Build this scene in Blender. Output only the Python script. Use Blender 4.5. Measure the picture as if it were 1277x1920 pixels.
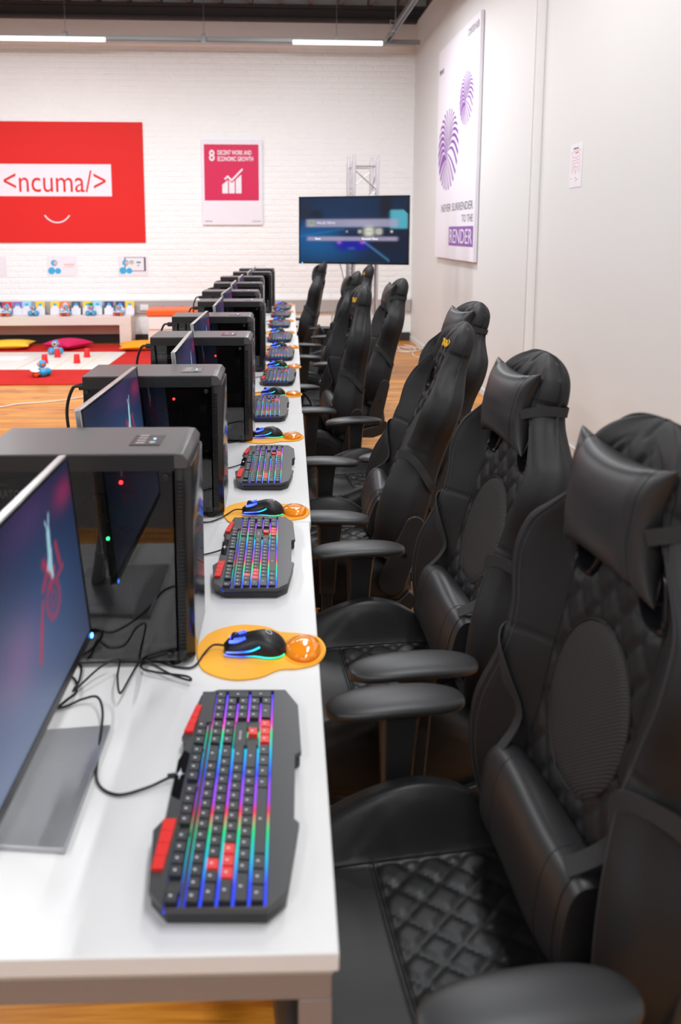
import bpy, bmesh, math, random
import numpy as np
from mathutils import Vector, Matrix, Euler
R = math.radians
random.seed(7)
for o in list(bpy.data.objects): bpy.data.objects.remove(o)
S = bpy.context.scene
COL = S.collection

# ------------------------------------------------------------------ camera
cam_d = bpy.data.cameras.new('camera'); cam = bpy.data.objects.new('camera', cam_d); COL.objects.link(cam)
cam_d.sensor_fit = 'VERTICAL'; cam_d.sensor_height = 36.0; cam_d.lens = 1454 / 1920 * 36
cam_d.shift_x = (638.5 - 575) / 1920; cam_d.shift_y = -(960 - 645) / 1920
cam_d.clip_start = 0.02; cam_d.clip_end = 60
pitch = math.atan(210 / 1454); yaw = math.atan(32 / 1469)
cam.location = (0, 0, 1.58)
cam.rotation_euler = (R(90) - pitch, 0, -yaw)
cam_d.dof.use_dof = True; cam_d.dof.focus_distance = 2.7; cam_d.dof.aperture_fstop = 3.3
S.camera = cam

# ------------------------------------------------------------------ world, lights, exposure
W = bpy.data.worlds.new('world'); S.world = W; W.use_nodes = True
W.node_tree.nodes['Background'].inputs[0].default_value = (0.95, 0.97, 1, 1)
W.node_tree.nodes['Background'].inputs[1].default_value = 0.35
S.view_settings.view_transform = 'Standard'; S.view_settings.look = 'None'
S.view_settings.gamma = 1; S.view_settings.use_curve_mapping = False
S.view_settings.exposure = 0.30
def area(loc, sx, sy, power, col=(0.96, 0.975, 1.0), rot=(0, 0, 0)):
    d = bpy.data.lights.new('ceiling_and_fill_light', 'AREA'); d.shape = 'RECTANGLE'; d.size = sx; d.size_y = sy
    d.energy = power; d.color = col
    o = bpy.data.objects.new('ceiling_and_fill_light', d); COL.objects.link(o); o.location = loc; o.rotation_euler = rot
    o['kind'] = 'structure'
for (x, y, p) in [(-3.4, 0.5, 80), (-3.4, 4.2, 80), (-3.4, 7.6, 80), (0.75, 1.2, 50), (0.75, 4.4, 44), (0.3, 7.4, 55), (-6, 3, 70), (-1.8, -2.5, 55)]:
    area((x, y, 4.15), 0.25, 1.9, p)
area((0.2, -2.2, 3.9), 1.6, 0.25, 38, rot=(R(35), 0, 0))  # added fill light behind the camera, brightens faces turned towards it
for (x, p) in [(-4.4, 33), (-2.0, 37), (0.2, 36)]: area((x, 8.25, 3.98), 1.7, 0.2, p, rot=(R(12), 0, 0))  # added fill lights out of view, tilted to brighten the back wall

# ------------------------------------------------------------------ materials
def mat(name, col, rough=0.5, metal=0.0, bump=None, spec=0.40, emit=None, estr=0.0, coat=0.0, var=None, alpha=None, sheen=0.0):
    m = bpy.data.materials.new(name); m.use_nodes = True; nt = m.node_tree; b = nt.nodes['Principled BSDF']
    b.inputs['Base Color'].default_value = (*col, 1); b.inputs['Roughness'].default_value = rough
    b.inputs['Metallic'].default_value = metal; b.inputs['Specular IOR Level'].default_value = spec
    b.inputs['Coat Weight'].default_value = coat; b.inputs['Coat Roughness'].default_value = 0.08
    b.inputs['Sheen Weight'].default_value = sheen
    if emit: b.inputs['Emission Color'].default_value = (*emit, 1); b.inputs['Emission Strength'].default_value = estr
    tc = nt.nodes.new('ShaderNodeTexCoord')
    if var:      # (scale, amount): fine tonal variation
        n = nt.nodes.new('ShaderNodeTexNoise'); n.inputs['Scale'].default_value = var[0]; n.inputs['Detail'].default_value = 4
        mx = nt.nodes.new('ShaderNodeMix'); mx.data_type = 'RGBA'
        mx.inputs[6].default_value = (*[c * (1 - var[1]) for c in col], 1); mx.inputs[7].default_value = (*[min(1, c * (1 + var[1])) for c in col], 1)
        nt.links.new(tc.outputs['Object'], n.inputs['Vector']); nt.links.new(n.outputs[0], mx.inputs[0]); nt.links.new(mx.outputs[2], b.inputs['Base Color'])
    if bump:     # (scale, strength, distance)
        n = nt.nodes.new('ShaderNodeTexNoise'); n.inputs['Scale'].default_value = bump[0]; n.inputs['Detail'].default_value = 5
        bp = nt.nodes.new('ShaderNodeBump'); bp.inputs['Strength'].default_value = bump[1]; bp.inputs['Distance'].default_value = bump[2]
        nt.links.new(tc.outputs['Object'], n.inputs['Vector']); nt.links.new(n.outputs[0], bp.inputs['Height']); nt.links.new(bp.outputs[0], b.inputs['Normal'])
    return m
M = {}
M['leather'] = mat('black_leatherette', (0.0095, 0.0095, 0.0102), 0.43, bump=(420, 0.25, 0.0006), spec=0.38)
M['fabric'] = mat('black_seat_fabric', (0.0095, 0.0095, 0.0102), 0.55, bump=(900, 0.4, 0.0006), spec=0.3)
M['pillow'] = mat('black_pillow_leatherette', (0.015, 0.0148, 0.0158), 0.42, bump=(300, 0.2, 0.0006), spec=0.5)
M['thread'] = mat('piping_thread', (0.004, 0.004, 0.005), 0.6)
M['stitch'] = mat('grey_stitching', (0.05, 0.05, 0.055), 0.6)
M['webbing'] = mat('black_webbing', (0.018, 0.018, 0.019), 0.75, bump=(1200, 0.5, 0.0005))
M['plastic'] = mat('black_plastic', (0.016, 0.016, 0.017), 0.42, bump=(500, 0.1, 0.0004))
M['pad'] = mat('armrest_rubber', (0.018, 0.018, 0.019), 0.42, spec=0.5)
M['gloss'] = mat('glossy_black_plastic', (0.008, 0.008, 0.01), 0.12)
M['steel'] = mat('dark_steel', (0.05, 0.05, 0.055), 0.35, 0.8)
M['chrome'] = mat('chrome', (0.6, 0.6, 0.62), 0.2, 1)
M['yellow'] = mat('yellow_embroidery', (0.75, 0.42, 0.02), 0.6)
M['desk'] = mat('white_laminate', (0.74, 0.74, 0.735), 0.42, var=(3, 0.02))
M['desk_edge'] = mat('white_laminate_edge', (0.68, 0.66, 0.64), 0.5)
M['frame'] = mat('grey_frame_paint', (0.25, 0.205, 0.185), 0.45)
M['strip'] = mat('steel_strip', (0.42, 0.46, 0.47), 0.4, 0.3)
M['orange'] = mat('orange_mousepad', (1.0, 0.46, 0.03), 0.6, bump=(900, 0.2, 0.0003))
M['kb'] = mat('keyboard_plastic', (0.058, 0.059, 0.062), 0.38, bump=(700, 0.1, 0.0003))
M['kbdark'] = mat('keyboard_side', (0.018, 0.018, 0.02), 0.3)
M['key'] = mat('key_plastic', (0.027, 0.028, 0.032), 0.42)
M['keyred'] = mat('red_key', (0.80, 0.03, 0.025), 0.4)
M['legend'] = mat('key_legend', (0.55, 0.56, 0.6), 0.5, emit=(0.6, 0.65, 0.8), estr=0.12)
M['mouse'] = mat('mouse_plastic', (0.012, 0.012, 0.013), 0.42)
M['cable'] = mat('black_cable', (0.012, 0.012, 0.014), 0.45)
M['case'] = mat('tower_black_steel', (0.018, 0.018, 0.019), 0.38, bump=(600, 0.15, 0.0003))
M['casetop'] = mat('tower_top_steel_with_sheen', (0.062, 0.057, 0.059), 0.36, spec=1.0, bump=(900, 0.15, 0.0003))  # same black finish as the case, lightened to stand in for grazing sheen
M['bezel'] = mat('tower_front_plastic', (0.020, 0.020, 0.021), 0.15)
M['inner'] = mat('tower_inside', (0.010, 0.010, 0.011), 0.55)
M['board'] = mat('circuit_board', (0.012, 0.014, 0.016), 0.5, var=(90, 0.6))
M['grey_text'] = mat('grey_lettering', (0.80, 0.80, 0.80), 0.5)
M['led_red'] = mat('red_led', (1, 0, 0), emit=(1, 0.02, 0.02), estr=14)
M['led_green'] = mat('green_led', (0, 1, 0), emit=(0.02, 1, 0.15), estr=16)
M['led_blue'] = mat('blue_led', (0, 0, 1), emit=(0.05, 0.25, 1), estr=12)
M['silver'] = mat('silver_plastic', (0.52, 0.52, 0.53), 0.28, 0.7)
M['base_silver'] = mat('monitor_foot_metal', (0.42, 0.43, 0.45), 0.30, 0.75)
M['black'] = mat('black_bezel', (0.008, 0.008, 0.009), 0.25)
M['wall'] = mat('white_wall_paint', (0.715, 0.72, 0.72), 0.7, bump=(60, 0.06, 0.002), var=(1.2, 0.015))
M['brick'] = mat('white_painted_brick', (0.87, 0.885, 0.89), 0.6, bump=(16, 0.45, 0.012), var=(5, 0.03))
M['plaster'] = mat('shade_toned_plaster_band', (0.66, 0.63, 0.62), 0.7, bump=(9, 0.6, 0.02))  # pinkish grey stands in for the weaker light above the lamps
M['ceil'] = mat('dark_ceiling_boards', (0.022, 0.021, 0.022), 0.8)
M['joist'] = mat('dark_ceiling_joist', (0.17, 0.155, 0.15), 0.7)
M['beam'] = mat('dark_grey_beam', (0.045, 0.043, 0.045), 0.7)
M['galv'] = mat('galvanised_steel', (0.45, 0.46, 0.47), 0.35, 0.9, bump=(30, 0.1, 0.002))
M['tube'] = mat('lamp_tube', (1, 1, 1), emit=(1, 1, 0.97), estr=1.6)
M['dado'] = mat('grey_dado_trunking', (0.42, 0.40, 0.395), 0.5)
M['white'] = mat('white_plastic', (0.80, 0.79, 0.78), 0.4)
M['skirt'] = mat('black_skirting', (0.03, 0.03, 0.032), 0.5)
M['red_print'] = mat('red_banner_print', (0.69, 0.022, 0.020), 0.6, spec=0.2)
M['white_print'] = mat('white_print', (0.80, 0.78, 0.85), 0.5)
M['pink_print'] = mat('crimson_print', (0.62, 0.012, 0.085), 0.5)
M['purple_print'] = mat('purple_print', (0.22, 0.05, 0.36), 0.5)
M['purple_mid'] = mat('purple_text_block', (0.24, 0.07, 0.40), 0.5)
M['dark_print'] = mat('dark_print', (0.035, 0.03, 0.06), 0.5)
M['rose_print'] = mat('rose_print', (0.70, 0.22, 0.20), 0.5)
M['rug'] = mat('red_carpet', (0.58, 0.012, 0.008), 0.95, bump=(160, 1.0, 0.01), var=(6, 0.18))
M['mat'] = mat('white_play_mat', (0.74, 0.74, 0.70), 0.3)
M['tape'] = mat('yellow_tape', (0.75, 0.55, 0.15), 0.5)
M['cup'] = mat('red_plastic_cup', (0.72, 0.02, 0.02), 0.4)
M['blue'] = mat('blue_toy_plastic', (0.02, 0.33, 0.62), 0.3)
M['toyor'] = mat('orange_toy_plastic', (0.90, 0.14, 0.02), 0.35)
M['peach'] = mat('peach_toy_plastic', (0.85, 0.45, 0.35), 0.35)
M['green'] = mat('green_pompom', (0.03, 0.42, 0.02), 0.9)
M['cush_y'] = mat('yellow_cushion', (0.85, 0.55, 0.04), 0.9, bump=(120, 0.4, 0.004))
M['cush_p'] = mat('pink_cushion', (0.60, 0.01, 0.10), 0.9, bump=(120, 0.4, 0.004))
M['cush_o'] = mat('orange_cushion', (0.92, 0.34, 0.01), 0.9, bump=(120, 0.4, 0.004))
M['seat_or'] = mat('orange_vinyl', (0.88, 0.13, 0.02), 0.45)
M['cream'] = mat('cream_laminate', (0.74, 0.66, 0.60), 0.5)
M['backing'] = mat('pinkish_panel', (0.55, 0.38, 0.34), 0.6)
M['truss'] = mat('aluminium_truss', (0.66, 0.66, 0.68), 0.3, 0.8)
M['whitecord'] = mat('white_cord', (0.78, 0.76, 0.74), 0.5)
M['lit_end'] = mat('wall_end_painted_light', (0.90, 0.90, 0.90), 0.5)  # whiter than the wall: light on its end face put into the colour
M['paper'] = mat('white_paper', (0.80, 0.79, 0.84), 0.6)
for nm, c in dict(p_red=(0.7, 0.02, 0.02), p_yel=(0.9, 0.6, 0.02), p_blue=(0.05, 0.4, 0.7), p_navy=(0.05, 0.04, 0.16), p_or=(0.85, 0.2, 0.03), p_pur=(0.3, 0.12, 0.5), p_lb=(0.3, 0.65, 0.85), p_dk=(0.08, 0.08, 0.10), p_teal=(0.03, 0.35, 0.35)).items():
    M[nm] = mat(nm.replace('p_', 'print_'), c, 0.5)

def fancy():
    # mesh insert: fine diagonal ribs
    m = M['insert'] = mat('ribbed_mesh_fabric', (0.022, 0.021, 0.021), 0.6); nt = m.node_tree; b = nt.nodes['Principled BSDF']
    tc = nt.nodes.new('ShaderNodeTexCoord'); w = nt.nodes.new('ShaderNodeTexWave'); w.inputs['Scale'].default_value = 90; w.bands_direction = 'DIAGONAL'
    bp = nt.nodes.new('ShaderNodeBump'); bp.inputs['Strength'].default_value = 0.8; bp.inputs['Distance'].default_value = 0.0012
    nt.links.new(tc.outputs['Object'], w.inputs['Vector']); nt.links.new(w.outputs[1], bp.inputs['Height']); nt.links.new(bp.outputs[0], b.inputs['Normal'])
    # floorboards
    m = M['plank'] = mat('orange_pine_board', (0.7, 0.28, 0.05), 0.36, coat=0.08); nt = m.node_tree; b = nt.nodes['Principled BSDF']; L = nt.links
    tc = nt.nodes.new('ShaderNodeTexCoord'); oi = nt.nodes.new('ShaderNodeObjectInfo')
    ad = nt.nodes.new('ShaderNodeVectorMath'); ad.operation = 'ADD'; L.new(tc.outputs['Object'], ad.inputs[0])
    sc = nt.nodes.new('ShaderNodeVectorMath'); sc.operation = 'SCALE'; cb = nt.nodes.new('ShaderNodeCombineXYZ')
    L.new(oi.outputs['Random'], cb.inputs[0]); L.new(oi.outputs['Random'], cb.inputs[1]); L.new(cb.outputs[0], sc.inputs[0]); sc.inputs[3].default_value = 37; L.new(sc.outputs[0], ad.inputs[1])
    mp = nt.nodes.new('ShaderNodeMapping'); mp.inputs['Scale'].default_value = (1.6, 26, 6); L.new(ad.outputs[0], mp.inputs[0])
    n = nt.nodes.new('ShaderNodeTexNoise'); n.inputs['Scale'].default_value = 1; n.inputs['Detail'].default_value = 5; n.inputs['Distortion'].default_value = 1.2; L.new(mp.outputs[0], n.inputs[0])
    cr = nt.nodes.new('ShaderNodeValToRGB'); e = cr.color_ramp.elements
    e[0].position = 0.3; e[0].color = (0.27, 0.065, 0.004, 1); e[1].position = 0.72; e[1].color = (0.70, 0.32, 0.05, 1)
    k = cr.color_ramp.elements.new(0.5); k.color = (0.55, 0.21, 0.018, 1); L.new(n.outputs[0], cr.inputs[0])
    mp2 = nt.nodes.new('ShaderNodeMapping'); mp2.inputs['Scale'].default_value = (2.2, 7, 3); L.new(ad.outputs[0], mp2.inputs[0])
    v = nt.nodes.new('ShaderNodeTexVoronoi'); v.inputs['Scale'].default_value = 1; L.new(mp2.outputs[0], v.inputs[0])
    kr = nt.nodes.new('ShaderNodeValToRGB'); kr.color_ramp.elements[0].position = 0.05; kr.color_ramp.elements[0].color = (0.10, 0.03, 0.008, 1); kr.color_ramp.elements[1].position = 0.15; kr.color_ramp.elements[1].color = (1, 1, 1, 1); L.new(v.outputs[0], kr.inputs[0])
    mx = nt.nodes.new('ShaderNodeMix'); mx.data_type = 'RGBA'; mx.blend_type = 'MULTIPLY'; mx.inputs[0].default_value = 0.85; L.new(cr.outputs[0], mx.inputs[6]); L.new(kr.outputs[0], mx.inputs[7])
    hs = nt.nodes.new('ShaderNodeHueSaturation'); mr = nt.nodes.new('ShaderNodeMapRange'); mr.inputs[3].default_value = 0.82; mr.inputs[4].default_value = 1.2
    L.new(oi.outputs['Random'], mr.inputs[0]); L.new(mr.outputs[0], hs.inputs['Value']); L.new(mx.outputs[2], hs.inputs['Color']); L.new(hs.outputs[0], b.inputs['Base Color'])
    # tinted side glass: see-through and mirror-like
    m = M['glass'] = bpy.data.materials.new('smoked_glass'); m.use_nodes = True; nt = m.node_tree; L = nt.links; nt.nodes.clear()
    out = nt.nodes.new('ShaderNodeOutputMaterial'); tr = nt.nodes.new('ShaderNodeBsdfTransparent'); tr.inputs[0].default_value = (0.60, 0.59, 0.60, 1)
    gl = nt.nodes.new('ShaderNodeBsdfGlossy'); gl.inputs['Roughness'].default_value = 0.02; gl.inputs[0].default_value = (1, 1, 1, 1)
    fr = nt.nodes.new('ShaderNodeFresnel'); fr.inputs[0].default_value = 1.62; mx = nt.nodes.new('ShaderNodeMixShader')
    L.new(fr.outputs[0], mx.inputs[0]); L.new(tr.outputs[0], mx.inputs[1]); L.new(gl.outputs[0], mx.inputs[2]); L.new(mx.outputs[0], out.inputs[0])
    # orange gel
    m = M['gel'] = mat('orange_gel', (1.0, 0.30, 0.012), 0.10, coat=1.0); m.node_tree.nodes['Principled BSDF'].inputs['Subsurface Weight'].default_value = 0.4; m.node_tree.nodes['Principled BSDF'].inputs['Subsurface Radius'].default_value = (0.03, 0.012, 0.002)
    # screens: colours stored per vertex, given off as light
    m = M['screen'] = bpy.data.materials.new('lit_screen'); m.use_nodes = True; nt = m.node_tree; b = nt.nodes['Principled BSDF']; at = nt.nodes.new('ShaderNodeAttribute'); at.attribute_name = 'picture'
    b.inputs['Base Color'].default_value = (0.01, 0.01, 0.012, 1); b.inputs['Roughness'].default_value = 0.3; b.inputs['Specular IOR Level'].default_value = 0.2; b.inputs['Emission Strength'].default_value = 1.0
    nt.links.new(at.outputs['Color'], b.inputs['Emission Color'])
    # keyboard and mouse rainbow backlight
    def rainbow(name, stops, strength, span):
        m = bpy.data.materials.new(name); m.use_nodes = True; nt = m.node_tree; b = nt.nodes['Principled BSDF']; L = nt.links
        tc = nt.nodes.new('ShaderNodeTexCoord'); sx = nt.nodes.new('ShaderNodeSeparateXYZ'); L.new(tc.outputs['Object'], sx.inputs[0])
        md = nt.nodes.new('ShaderNodeMath'); md.operation = 'MULTIPLY_ADD'; md.inputs[1].default_value = 1 / span[1]; md.inputs[2].default_value = span[2]
        L.new(sx.outputs[span[0]], md.inputs[0])
        cr = nt.nodes.new('ShaderNodeValToRGB'); cr.color_ramp.elements[0].position = stops[0][0]; cr.color_ramp.elements[0].color = (*stops[0][1], 1)
        cr.color_ramp.elements[1].position = stops[-1][0]; cr.color_ramp.elements[1].color = (*stops[-1][1], 1)
        for p, c in stops[1:-1]: k = cr.color_ramp.elements.new(p); k.color = (*c, 1)
        L.new(md.outputs[0], cr.inputs[0]); L.new(cr.outputs[0], b.inputs['Emission Color']); b.inputs['Emission Strength'].default_value = strength
        b.inputs['Base Color'].default_value = (0.02, 0.02, 0.03, 1); return m
    B = (0.02, 0.06, 1); C = (0, 0.55, 0.8); G = (0, 0.75, 0.25); Rr = (0.9, 0.02, 0.1); P = (0.35, 0.06, 0.9); Mg = (0.9, 0.05, 0.6)
    M['rgb_kb'] = rainbow('keyboard_backlight', [(0, B), (0.10, B), (0.19, C), (0.29, G), (0.37, Rr), (0.42, P), (0.48, P), (0.54, B), (0.66, C), (0.75, G), (0.80, Mg), (0.87, P), (1, B)], 1.0, (1, 0.46, 0.5))
    M['rgb_mouse'] = rainbow('mouse_backlight', [(0, (0.1, 0.15, 1)), (0.35, B), (0.6, C), (0.8, G), (1, G)], 3.0, (0, 0.13, 0.5))
    M['rgb_mouse2'] = rainbow('mouse_backlight_far', [(0, P), (0.5, Mg), (1, Mg)], 2.5, (0, 0.13, 0.5))
fancy()

# ------------------------------------------------------------------ mesh building
class MB:
    def __init__(s): s.v = []; s.f = []; s.m = []
    def add(s, vs, fs, mi=0):
        b = len(s.v); s.v += [tuple(p) for p in vs]; s.f += [tuple(b + i for i in f) for f in fs]; s.m += [mi] * len(fs)
    def box(s, x0, x1, y0, y1, z0, z1, mi=0, mtx=None):
        vs = [(x, y, z) for x in (x0, x1) for y in (y0, y1) for z in (z0, z1)]
        if mtx: vs = [mtx @ Vector(p) for p in vs]
        s.add(vs, [(0, 1, 3, 2), (4, 6, 7, 5), (0, 4, 5, 1), (2, 3, 7, 6), (0, 2, 6, 4), (1, 5, 7, 3)], mi)
    def loft(s, rings, mi=0, caps=True, closed=False):
        n = len(rings[0]); vs = [p for r in rings for p in r]; fs = []
        k = len(rings)
        for i in range(k if closed else k - 1):
            a = i * n; b = ((i + 1) % k) * n
            for j in range(n):
                j2 = (j + 1) % n; fs.append((a + j, a + j2, b + j2, b + j))
        if caps and not closed: fs.append(tuple(range(n - 1, -1, -1))); fs.append(tuple((k - 1) * n + j for j in range(n)))
        s.add(vs, fs, mi)
    def cyl(s, p, q, r, r2=None, n=16, mi=0):
        p = Vector(p); q = Vector(q); r2 = r if r2 is None else r2; d = (q - p).normalized()
        u = d.orthogonal().normalized(); w = d.cross(u)
        s.loft([[p + (u * math.cos(t) + w * math.sin(t)) * r for t in [2 * math.pi * i / n for i in range(n)]],
                [q + (u * math.cos(t) + w * math.sin(t)) * r2 for t in [2 * math.pi * i / n for i in range(n)]]], mi)
    def tube(s, pts, r, n=8, mi=0, closed=False):
        pts = [Vector(p) for p in pts]; rings = []; up = None; k = len(pts)
        for i, p in enumerate(pts):
            if closed: d = (pts[(i + 1) % k] - pts[i - 1])
            else: d = pts[min(i + 1, k - 1)] - pts[max(i - 1, 0)]
            if d.length < 1e-9: d = Vector((0, 0, 1))
            d.normalize()
            if up is None: up = d.orthogonal().normalized()
            up = (up - d * up.dot(d)); up = up.normalized() if up.length > 1e-6 else d.orthogonal().normalized(); w = d.cross(up)
            rings.append([p + (up * math.cos(t) + w * math.sin(t)) * r for t in [2 * math.pi * j / n for j in range(n)]])
        s.loft(rings, mi, closed=closed)
    def lathe(s, prof, c=(0, 0, 0), n=24, mi=0):     # prof: (r, z)
        s.loft([[(c[0] + max(r, 1e-5) * math.cos(t), c[1] + max(r, 1e-5) * math.sin(t), c[2] + z) for t in [2 * math.pi * j / n for j in range(n)]] for r, z in prof], mi)
    def sphere(s, c, r, n=16, mi=0, sq=(1, 1, 1)):
        s.loft([[(c[0] + r * sq[0] * math.sin(a) * math.cos(t), c[1] + r * sq[1] * math.sin(a) * math.sin(t), c[2] + r * sq[2] * math.cos(a)) for t in [2 * math.pi * j / n for j in range(n)]] for a in [math.pi * (i + 0.02) / (n // 2 + 0.04) for i in range(n // 2 + 1)]], mi)
    def prism(s, poly, axis, a, b, mi=0):            # poly in the two other axes, counter-clockwise
        def P(p, t): return (t, p[0], p[1]) if axis == 'x' else ((p[0], t, p[1]) if axis == 'y' else (p[0], p[1], t))
        s.loft([[P(p, a) for p in poly], [P(p, b) for p in poly]], mi)
    def build(s, name, mats, parent=None, smooth=False, bevel=0.0, seg=2, mtx=None, angle=40):
        me = bpy.data.meshes.new(name); me.from_pydata([tuple(p) for p in s.v], [], s.f)
        if not isinstance(mats, (list, tuple)): mats = [mats]
        for m in mats: me.materials.append(M[m] if isinstance(m, str) else m)
        if len(mats) > 1: me.polygons.foreach_set('material_index', s.m)
        bm = bmesh.new(); bm.from_mesh(me); bmesh.ops.recalc_face_normals(bm, faces=bm.faces); bm.to_mesh(me); bm.free()
        if smooth:
            me.polygons.foreach_set('use_smooth', [True] * len(me.polygons))
            if angle: me.set_sharp_from_angle(angle=R(angle))
        o = bpy.data.objects.new(name, me); COL.objects.link(o)
        if parent: o.parent = parent
        if mtx is not None: o.matrix_local = mtx
        if bevel:
            b = o.modifiers.new('bevel', 'BEVEL'); b.width = bevel; b.segments = seg; b.limit_method = 'ANGLE'; b.angle_limit = R(40); b.harden_normals = False
            me.polygons.foreach_set('use_smooth', [True] * len(me.polygons)); me.set_sharp_from_angle(angle=R(50))
        return o
def thing(name, label, cat, loc=(0, 0, 0), rz=0, group=None):
    o = bpy.data.objects.new(name, None); COL.objects.link(o); o.location = loc; o.rotation_euler = (0, 0, rz); o.empty_display_size = 0.05
    o['label'] = label; o['category'] = cat
    if group: o['group'] = group
    return o
def tag(o, label, cat, group=None):
    o['label'] = label; o['category'] = cat
    if group: o['group'] = group
    return o
def struct(o): o['kind'] = 'structure'; return o
KIDS = {}
def copy_tree(o, parent=None, skip=()):
    c = o.copy(); COL.objects.link(c)
    if parent: c.parent = parent
    kids = [k for k in ALLKIDS(o)]
    for k in kids:
        if k.name.split('.')[0] in skip: continue
        copy_tree(k, c, skip)
    return c
def ALLKIDS(o): return [k for k in bpy.data.objects if k.parent == o]
def catmull(tab):
    xs = [p[0] for p in tab]; ys = [p[1] for p in tab]
    def f(x):
        if x <= xs[0]: return ys[0]
        if x >= xs[-1]: return ys[-1]
        i = max(j for j in range(len(xs) - 1) if xs[j] <= x); h = xs[i + 1] - xs[i]; t = (x - xs[i]) / h
        m0 = (ys[i + 1] - ys[i - 1]) / (xs[i + 1] - xs[i - 1]) * h if i > 0 else (ys[i + 1] - ys[i])
        m1 = (ys[i + 2] - ys[i]) / (xs[i + 2] - xs[i]) * h if i + 2 < len(xs) else (ys[i + 1] - ys[i])
        return (2 * t**3 - 3 * t**2 + 1) * ys[i] + (t**3 - 2 * t**2 + t) * m0 + (-2 * t**3 + 3 * t**2) * ys[i + 1] + (t**3 - t**2) * m1
    return f
def spline(pts, n=8, closed=False):
    P = [Vector(p) for p in pts]; k = len(P); out = []
    for i in range(k if closed else k - 1):
        g = (lambda j: P[j % k]) if closed else (lambda j: P[min(max(j, 0), k - 1)])
        a, b, c, d = g(i - 1), g(i), g(i + 1), g(i + 2)
        for j in range(n):
            t = j / n; out.append(0.5 * ((2 * b) + (c - a) * t + (2 * a - 5 * b + 4 * c - d) * t * t + (3 * b - a - 3 * c + d) * t**3))
    if not closed: out.append(P[-1])
    return out
def sstep(x): x = min(max(x, 0), 1); return x * x * (3 - 2 * x)
_txt = {}
def text(s, w, h, m, name='lettering', parent=None, mtx=None, depth=0.0006, shear=0, bold=0.0):
    """flat lettering in the local XZ plane facing -Y, lower left corner at the origin, w wide (None keeps proportions), h high"""
    cu = bpy.data.curves.new('t', 'FONT'); cu.body = s; cu.size = 1; cu.extrude = 0.02; cu.resolution_u = 3; cu.shear = shear; cu.offset = bold
    t = bpy.data.objects.new('t', cu); COL.objects.link(t); dg = bpy.context.evaluated_depsgraph_get(); me = bpy.data.meshes.new_from_object(t.evaluated_get(dg))
    bpy.data.objects.remove(t); bpy.data.curves.remove(cu)
    n = len(me.vertices); a = np.empty(n * 3); me.vertices.foreach_get('co', a); a = a.reshape(-1, 3)
    mn = a.min(0); mx = a.max(0); sz = mx - mn; sh = h / sz[1]; sw = sh if w is None else w / sz[0]
    b = np.stack([(a[:, 0] - mn[0]) * sw, -(a[:, 2] - mn[2]) / sz[2] * depth, (a[:, 1] - mn[1]) * sh], 1)
    me.vertices.foreach_set('co', b.ravel()); me.materials.clear(); me.materials.append(M[m])
    o = bpy.data.objects.new(name, me); COL.objects.link(o)
    if parent: o.parent = parent
    if mtx is not None: o.matrix_local = mtx
    return o
def T(x, y, z): return Matrix.Translation((x, y, z))
def RZ(a): return Matrix.Rotation(a, 4, 'Z')

# ------------------------------------------------------------------ the room
# frames of the two visible walls: local x to the right, y into the wall, z up
BACK = T(1.775, 11.3, 0) @ RZ(R(2.0))
RIGHT = T(1.775, 11.3, 0) @ RZ(R(-88.4))
floor = MB(); floor.box(-8, 3, -3.5, 12, -0.08, -0.02); floor = struct(floor.build('floor', 'joist'))
pm = MB(); pm.box(0, 10.6, 0.0015, 0.1385, -0.02, 0); pmesh = None
yy = -1.2; i = 0
while yy < 11.75:
    if pmesh is None:
        o = pm.build('floorboard', 'plank', floor, bevel=0.0015, seg=1); pmesh = o.data
    else:
        o = bpy.data.objects.new('floorboard', pmesh); COL.objects.link(o); o.parent = floor
        b = o.modifiers.new('bevel', 'BEVEL'); b.width = 0.0015; b.segments = 1
    o.location = (-7.9, yy, random.uniform(-0.0008, 0)); yy += 0.14
wb = MB(); wb.box(-8.5, 0.4, 0.0, 0.25, 0, 5.0); wb = struct(wb.build('wall_back', 'brick', mtx=BACK))
# bricks: painted over, standing slightly proud of the joints
def brick_mesh(l, h, seed):
    rr = random.Random(seed); b = MB(); d = 0.0028; c = 0.013
    v = [(0.002, 0, 0.002), (l - 0.002, 0, 0.002), (l - 0.002, 0, h - 0.002), (0.002, 0, h - 0.002)]
    f = [(c + rr.uniform(0, .004), -d, c), (l - c, -d - rr.uniform(0, .002), c), (l - c - rr.uniform(0, .004), -d, h - c), (c, -d - rr.uniform(0, .002), h - c)]
    b.add(v + f, [(4, 5, 6, 7), (0, 1, 5, 4), (1, 2, 6, 5), (2, 3, 7, 6), (3, 0, 4, 7)]); return b
protos = []; rest = MB(); cnt = 0
rr = random.Random(3)
for row in range(44):
    z = 0.625 + row * 0.078
    x = -0.002 - (0.1175 if row % 2 else 0)
    if row % 2:
        pass
    k = 0
    while x > -8.3:
        l = 0.2275
        x0 = x - l
        if cnt < 299 and k < 7:
            if len(protos) < 8:
                o = brick_mesh(l, 0.070, len(protos)).build('brick', 'brick', wb); protos.append(o.data)
            else: o = bpy.data.objects.new('brick', rr.choice(protos)); COL.objects.link(o); o.parent = wb
            o.location = (x0, rr.uniform(-0.0015, 0.0012), z); cnt += 1
        else:
            b = brick_mesh(l, 0.070, rr.randint(0, 99)); dy = rr.uniform(-0.0015, 0.0012)
            rest.add([(p[0] + x0, p[1] + dy, p[2] + z) for p in b.v], b.f)
        x -= 0.235; k += 1
rb = rest.build('brick_courses', 'brick', wb); rb['kind'] = 'stuff'
b = MB(); b.prism([(0, 4.09), (0, 4.45), (-0.05, 4.45), (-0.05, 4.13)], 'x', -8.4, 0.0); struct(b.build('trim_1', 'plaster', mtx=BACK))
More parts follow.
